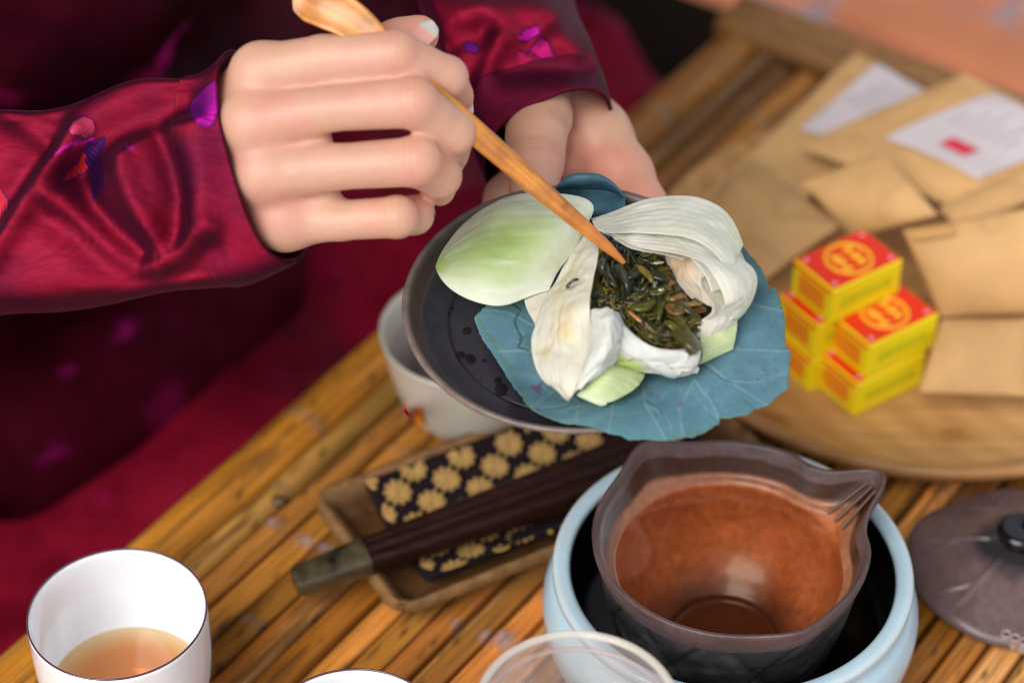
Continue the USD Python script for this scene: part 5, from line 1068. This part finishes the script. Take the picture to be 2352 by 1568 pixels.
nail(H2(1138, 238, .7712), H2(1262, 112, .7735) - H2(1138, 238, .7712), -FW * 0.9 + UPV * 0.30 - RT * 0.25, 0.0100, 0.0086, 0.0016, 0.60, tip=(0.46, 0.46, 0.42))
nail(H2(1462, 480, .7715), H2(1487, 640, .7765) - H2(1458, 470, .7710), RT * 0.95 + UPV * 0.2 - FW * .3, 0.0095, 0.0082, 0.0018, 0.74)
nail(H2(1462, 840, .7690), H2(1418, 965, .7745) - H2(1462, 840, .7690), RT * 0.9 - UPV * 0.35 - FW * .2, 0.0090, 0.0082, 0.0018, 0.74)

# sleeves: lofted through the upper and lower edges seen in the photograph, with folds raised on the cloth itself
Q5 = lambda x, y: (x * .3925, 137.8 + y * .3925)
def sleeve(secs, m, n, folds, bx=2.9, tilt=0.010):
    """secs: rows (u_top, v_top, u_bottom, v_bottom, depth, half thickness)."""
    S = resample(np.array(secs, float), m)
    a = np.arange(n) / n * 2 * PI; ca, sa = np.cos(a), np.sin(a); e = 2 / bx
    ca2, sa2 = np.sign(ca) * np.abs(ca) ** e, np.sign(sa) * np.abs(sa) ** e
    top, bot = at_d(S[:, 0], S[:, 1], S[:, 4]), at_d(S[:, 2], S[:, 3], S[:, 4])
    c, hv = (top + bot) / 2, (top - bot) / 2
    P = c[:, None] + ca2[None, :, None] * hv[:, None] - (S[:, 5])[:, None, None] * sa2[None, :, None] * FW
    P = P - unit(np.gradient(c, axis=0))[:, None] * (tilt * sstep(np.linspace(0, 1, m), .55, 1)[:, None] * sa[None])[..., None]
    uv = proj(P)[..., :2]; front = np.clip(sa * 1.6, 0, 1)[None]
    disp = np.zeros(P.shape[:2])
    for line, amp, w in folds: disp += 1.15 * amp * np.exp(-(polydist(uv, line) / (1.25 * w)) ** 2)
    fade = sstep(np.abs(ca2), 1.0, 0.80)[None] if False else (1 - sstep(np.abs(ca2), 0.86, 1.0))[None]
    P = P - FW * (disp * front * fade)[..., None]
    rad = unit(P - c[:, None]); P = P + rad * (0.0016 * fbm(P, 30, 7, 2) + 0.0002 * fbm(P, 170, 9, 3))[..., None]
    return P, proj(P)[..., :2]
folds = [([Q5(-40, 1160), Q5(0, 1085), Q5(150, 830), Q5(330, 560), Q5(430, 400)], .0062, 22), ([Q5(-60, 930), Q5(80, 760), Q5(250, 520), Q5(330, 380)], -.0050, 34),
         ([Q5(300, 800), Q5(390, 830), Q5(480, 925), Q5(640, 1085), Q5(780, 1190), Q5(930, 1225), Q5(1030, 1160), Q5(1150, 1030), Q5(1230, 990)], .0064, 24),
         ([Q5(420, 690), Q5(520, 870), Q5(650, 1020), Q5(800, 1140)], -.0105, 34), ([Q5(690, 590), Q5(770, 800), Q5(870, 1000), Q5(950, 1150)], .0048, 24),
         ([Q5(900, 430), Q5(980, 600), Q5(1030, 800), Q5(1010, 1020), Q5(985, 1150)], -.0062, 27), ([Q5(1130, 420), Q5(1180, 650), Q5(1170, 900)], .0034, 34),
         ([Q5(1060, 250), Q5(960, 280), Q5(800, 330), Q5(640, 420), Q5(480, 560)], -.0100, 42), ([Q5(1160, 350), Q5(1060, 370), Q5(880, 420), Q5(720, 540)], .0036, 18),
         ([Q5(240, 900), Q5(420, 1010), Q5(600, 1190), Q5(820, 1310), Q5(1050, 1280), Q5(1220, 1100)], -.0052, 34), ([Q5(60, 340), Q5(180, 430), Q5(240, 480)], -.0040, 22), ([Q5(0, 1380), Q5(400, 1330), Q5(800, 1330)], .003, 40)]
secs = [(-620, 330, -700, 850, .905, .050), (-400, 310, -420, 810, .860, .042), (-160, 272, -160, 765, .832, .036), (0, 253, 0, 726, .814, .033), (118, 256, 128, 716, .806, .032), (236, 222, 280, 692, .799, .032), (345, 183, 420, 664, .791, .032), (470, 176, 560, 650, .784, .031), (520, 138, 632, 624, .781, .030), (540, 118, 676, 602, .779, .0295)]
P, uv = sleeve(secs, 460, 300, folds)
def scol(P, uv, base):
    w = 1 + 0.16 * fbm(P, 60, 5) + 0.10 * np.sin(uv[..., 1] * 1.1 + 3 * fbm(P, 20, 2))
    return np.ones((*P.shape[:2], 3)) * base * w[..., None]
RED = np.array([0.23, 0.0065, 0.026])
cl_ = scol(P, uv, RED); frontm = (np.sin(np.arange(300) / 300 * 2 * PI) > 0)[None]
cl_ = mixc(cl_, (0.050, 0.004, 0.022), 0.62 * sstep(fbm(P, 24, 12, 3), 0.02, 0.2))          # shot weave: dark warp shows in patches
def motif(poly, colr, soft_=2.0, rim=(0.03, 0.006, 0.05)):
    global cl_
    d_ = sdpoly(uv, poly); k_ = sstep(d_, -soft_, soft_) * frontm; str_ = 0.8 + 0.35 * np.sin(uv[..., 0] * 0.9 + uv[..., 1] * 0.7)
    cl_ = mixc(cl_, rim, 0.9 * sstep(d_, -7, -2) * frontm); cl_ = np.where(k_[..., None] > 0, mixc(cl_, np.asarray(colr) * np.ones(3), k_) * (1 + (str_ - 1) * k_)[..., None], cl_)
MAG, CORAL, PURP = (0.56, 0.012, 0.33), (0.60, 0.03, 0.06), (0.045, 0.006, 0.075)
q5 = lambda L: [Q5(*p) for p in L]
motif(q5([(520, 480), (615, 455), (600, 520), (575, 580), (595, 640), (600, 740), (550, 805), (535, 700), (505, 600), (470, 560)]), PURP)
motif(q5([(430, 360), (490, 335), (540, 355), (555, 400), (535, 440), (420, 435), (400, 410)]), (0.62, 0.05, 0.12))
motif(q5([(480, 530), (455, 600), (355, 720), (420, 690), (520, 635), (490, 600), (505, 560)]), (0.66, 0.02, 0.03))
motif(q5([(1295, 110), (1200, 175), (1130, 255), (1115, 310), (1150, 365), (1215, 400), (1250, 370), (1290, 250)]), (0.62, 0.012, 0.42))
motif(q5([(-60, 760), (10, 770), (50, 830), (45, 880), (10, 890), (35, 930), (0, 985), (-60, 1000)]), CORAL)
lm = np.exp(-(polydist(uv, q5([(325, 550), (380, 510), (440, 480), (500, 468), (545, 462)])) / 3.0) ** 2) * frontm; cl_ = mixc(cl_, MAG, lm)
lm = np.exp(-(polydist(uv, q5([(740, 505), (760, 515), (775, 508)])) / 3.0) ** 2) * frontm; cl_ = mixc(cl_, MAG, lm)
def closed(P):
    m, n, _ = P.shape
    c = P.mean(1, keepdims=True); Q = c + (P - c) * 0.965
    V = np.vstack([P.reshape(-1, 3), Q.reshape(-1, 3)]); k = m * n; F = np.vstack([gridfaces(m, n, True), gridfaces(m, n, True)[:, ::-1] + k])
    j = np.arange(n); j2 = (j + 1) % n; o = (m - 1) * n
    E_ = np.vstack([np.stack([o + j, o + j2, o + j2 + k], 1), np.stack([o + j, o + j2 + k, o + j + k], 1), np.stack([j, j2 + k, j2], 1), np.stack([j, j + k, j2 + k], 1)])
    return V, np.vstack([F, E_])
def orient(V, F):
    m = trimesh.Trimesh(V, F, process=False)
    return (V, F) if m.volume > 0 else (V, F[:, ::-1])
V, F = orient(*closed(P)); sl1 = part(me, 'sleeve', (V, F), 'silk', col=np.vstack([cl_.reshape(-1, 3)] * 2))
i0 = 412; Pc = P[i0:].copy(); ctr = Pc.mean(1, keepdims=True); Pc = Pc + unit(Pc - ctr) * np.linspace(0.0006, 0.0005, len(Pc))[:, None, None]
cc = mixc(cl_[i0:], (0.10, 0.006, 0.045), 0.45 * sstep(fbm(Pc, 45, 3), -.1, .2)); cc[:2] = (0.30, 0.016, 0.016)
V, F = orient(*closed(Pc)); part(sl1, 'cuff', (V, F), 'silk', col=np.vstack([cc.reshape(-1, 3)] * 2))
# left sleeve, coming from the top of the picture
A3 = lambda x, y: (918.75 + x * .23438, y * .23438)
folds2 = [([A3(350, 420), A3(600, 250), A3(800, 190), A3(950, 260), A3(1050, 420)], .0070, 26), ([A3(400, 470), A3(600, 330), A3(780, 260)], -.0075, 26), ([A3(900, 320), A3(800, 560), A3(700, 800)], -.0055, 26), ([A3(920, 400), A3(850, 620), A3(760, 820)], .0050, 20),
          ([A3(350, 90), A3(900, 70), A3(1400, 100)], .0060, 34), ([A3(1050, 640), A3(1400, 640), A3(1750, 640)], -.0080, 32), ([A3(1100, 450), A3(1250, 420), A3(1450, 250)], -.0050, 20), ([A3(1500, 300), A3(1700, 520)], .0040, 28)]
secs2 = [(870, -560, 1420, -640, 1.06, .052), (890, -330, 1350, -380, .995, .046), (930, -120, 1316, -110, .945, .040), (965, 20, 1322, 25, .912, .037), (1010, 120, 1352, 90, .890, .034), (1050, 230, 1376, 160, .877, .033), (1085, 330, 1392, 215, .870, .032), (1112, 398, 1402, 262, .8665, .0315)]
P2, uv = sleeve([(a, b, c, d, e, f) for a, b, c, d, e, f in secs2], 300, 240, folds2, tilt=0.013)
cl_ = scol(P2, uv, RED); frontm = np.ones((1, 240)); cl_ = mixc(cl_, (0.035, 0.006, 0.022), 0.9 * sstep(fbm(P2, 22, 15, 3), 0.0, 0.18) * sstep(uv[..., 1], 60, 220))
a3 = lambda L: [A3(*p) for p in L]
motif(a3([(1180, 370), (1230, 300), (1350, 260), (1370, 320), (1220, 410)]), (0.62, 0.012, 0.36)); motif(a3([(1280, 490), (1380, 380), (1450, 420), (1500, 560), (1380, 570)]), (0.66, 0.015, 0.22)); motif(a3([(630, 430), (700, 420), (780, 470), (740, 520), (650, 500)]), (0.17, 0.012, 0.19)); motif(a3([(1140, 520), (1220, 510), (1290, 600), (1220, 640)]), (0.45, 0.01, 0.08))
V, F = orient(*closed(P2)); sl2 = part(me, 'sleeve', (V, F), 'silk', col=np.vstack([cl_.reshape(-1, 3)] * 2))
Pc = P2[262:].copy(); ctr = Pc.mean(1, keepdims=True); Pc = Pc + unit(Pc - ctr) * np.linspace(0.0006, 0.0005, len(Pc))[:, None, None]
cc = np.ones((*Pc.shape[:2], 3)) * (0.11, 0.006, 0.024) * (1 + 0.6 * fbm(Pc, 70, 3))[..., None]
V, F = orient(*closed(Pc)); part(sl2, 'cuff', (V, F), 'silk', col=np.vstack([cc.reshape(-1, 3)] * 2))
# tunic over the torso
m, n = 150, 200
zz = np.linspace(-.175, .44, m); a = np.arange(n) / n * 2 * PI
wz = np.interp(zz, [-.18, -.08, .1, .3, .40, .44], [1.22, 1.10, 1.05, 1.04, .72, .36])
P = np.stack([(tor_c[0] + wz[:, None] * (0.205 * np.cos(a) * tD[0] + 0.118 * np.sin(a) * tN[0])), (tor_c[1] + wz[:, None] * (0.205 * np.cos(a) * tD[1] + 0.118 * np.sin(a) * tN[1])), np.repeat(zz[:, None], n, 1)], -1)
ctr = P.mean(1, keepdims=True); nr = unit((P - ctr) * [1, 1, 0]); P = P + nr * (0.030 * fbm(P * [1, 1, .6], 9, 3, 3) + 0.008 * np.sin(P[..., 2] * 60 + 5 * fbm(P, 7, 4)))[..., None]
ct = mixc(np.ones((m, n, 3)) * (0.060, 0.0028, 0.0105), (0.014, 0.001, 0.004), sstep(fbm(P, 12, 8), -.1, .15))  # darker than the sleeve silk: shade under the arms put into the colour
ct = mixc(ct, (0.20, 0.008, 0.06), 0.8 * sstep(fbm(P, 26, 21, 3), 0.17, 0.27)); ct = mixc(ct, (0.42, 0.01, 0.19), 0.85 * sstep(fbm(P, 34, 29, 3), 0.20, 0.29))
V, F = orient(*closed(P)); part(me, 'tunic', (V, F), 'silk_dark', col=np.vstack([ct.reshape(-1, 3)] * 2))
# skirt panel of the tunic over the lap, running under the table edge
m, n = 170, 170
dd, nn = np.meshgrid(np.linspace(-.62, .36, m), np.linspace(-.40, .16, n), indexing='ij')
P = np.stack([tN[0] * nn + tD[0] * dd, tN[1] * nn + tD[1] * dd, 0 * nn], -1)
P[..., 2] = -.088 - 0.05 * sstep(np.abs(dd + 0.03), 0.12, 0.40) + 0.016 * np.cos((dd + 0.03) * 34) * sstep(nn, -.2, -.1) + 0.022 * fbm(np.stack([dd * 0.7 + nn * 0.5, nn - 0.4 * dd, 0 * nn], -1), 15, 6, 3) + 0.035 * (1 - sstep(nn, -.19, -.15))
P[..., 2] = np.minimum(P[..., 2], -.046)
V, F = sheet(P, 0.0015)
ct = mixc(np.ones((len(V), 3)) * (0.19, 0.005, 0.018), (0.07, 0.002, 0.010), sstep(fbm(V, 9, 8), -.15, .2)); ct = mixc(ct, (0.42, 0.008, 0.16), 0.8 * sstep(fbm(V, 30, 29, 3), 0.22, 0.30))
part(me, 'tunic_skirt', (V, F), 'silk_dark', col=ct)
bo = tN * -0.30 + tD * 0.02
t = thing('bench', 'dark wooden bench in the shade behind the table, under the person', 'bench', (bo[0], bo[1], FZ))
part(t, 'seat', rbox(1.10, 0.34, 0.035, 0.004, (bo[0], bo[1], -.235), TH), 'bench_wood', False)
for s_ in (-.5, .5):
    for q_ in (-.13, .13):
        c = bo + tD * s_ + tN * q_; part(t, 'leg', rbox(0.045, 0.045, 0.195, 0.003, (c[0], c[1], -.3515), TH), 'bench_wood', False)
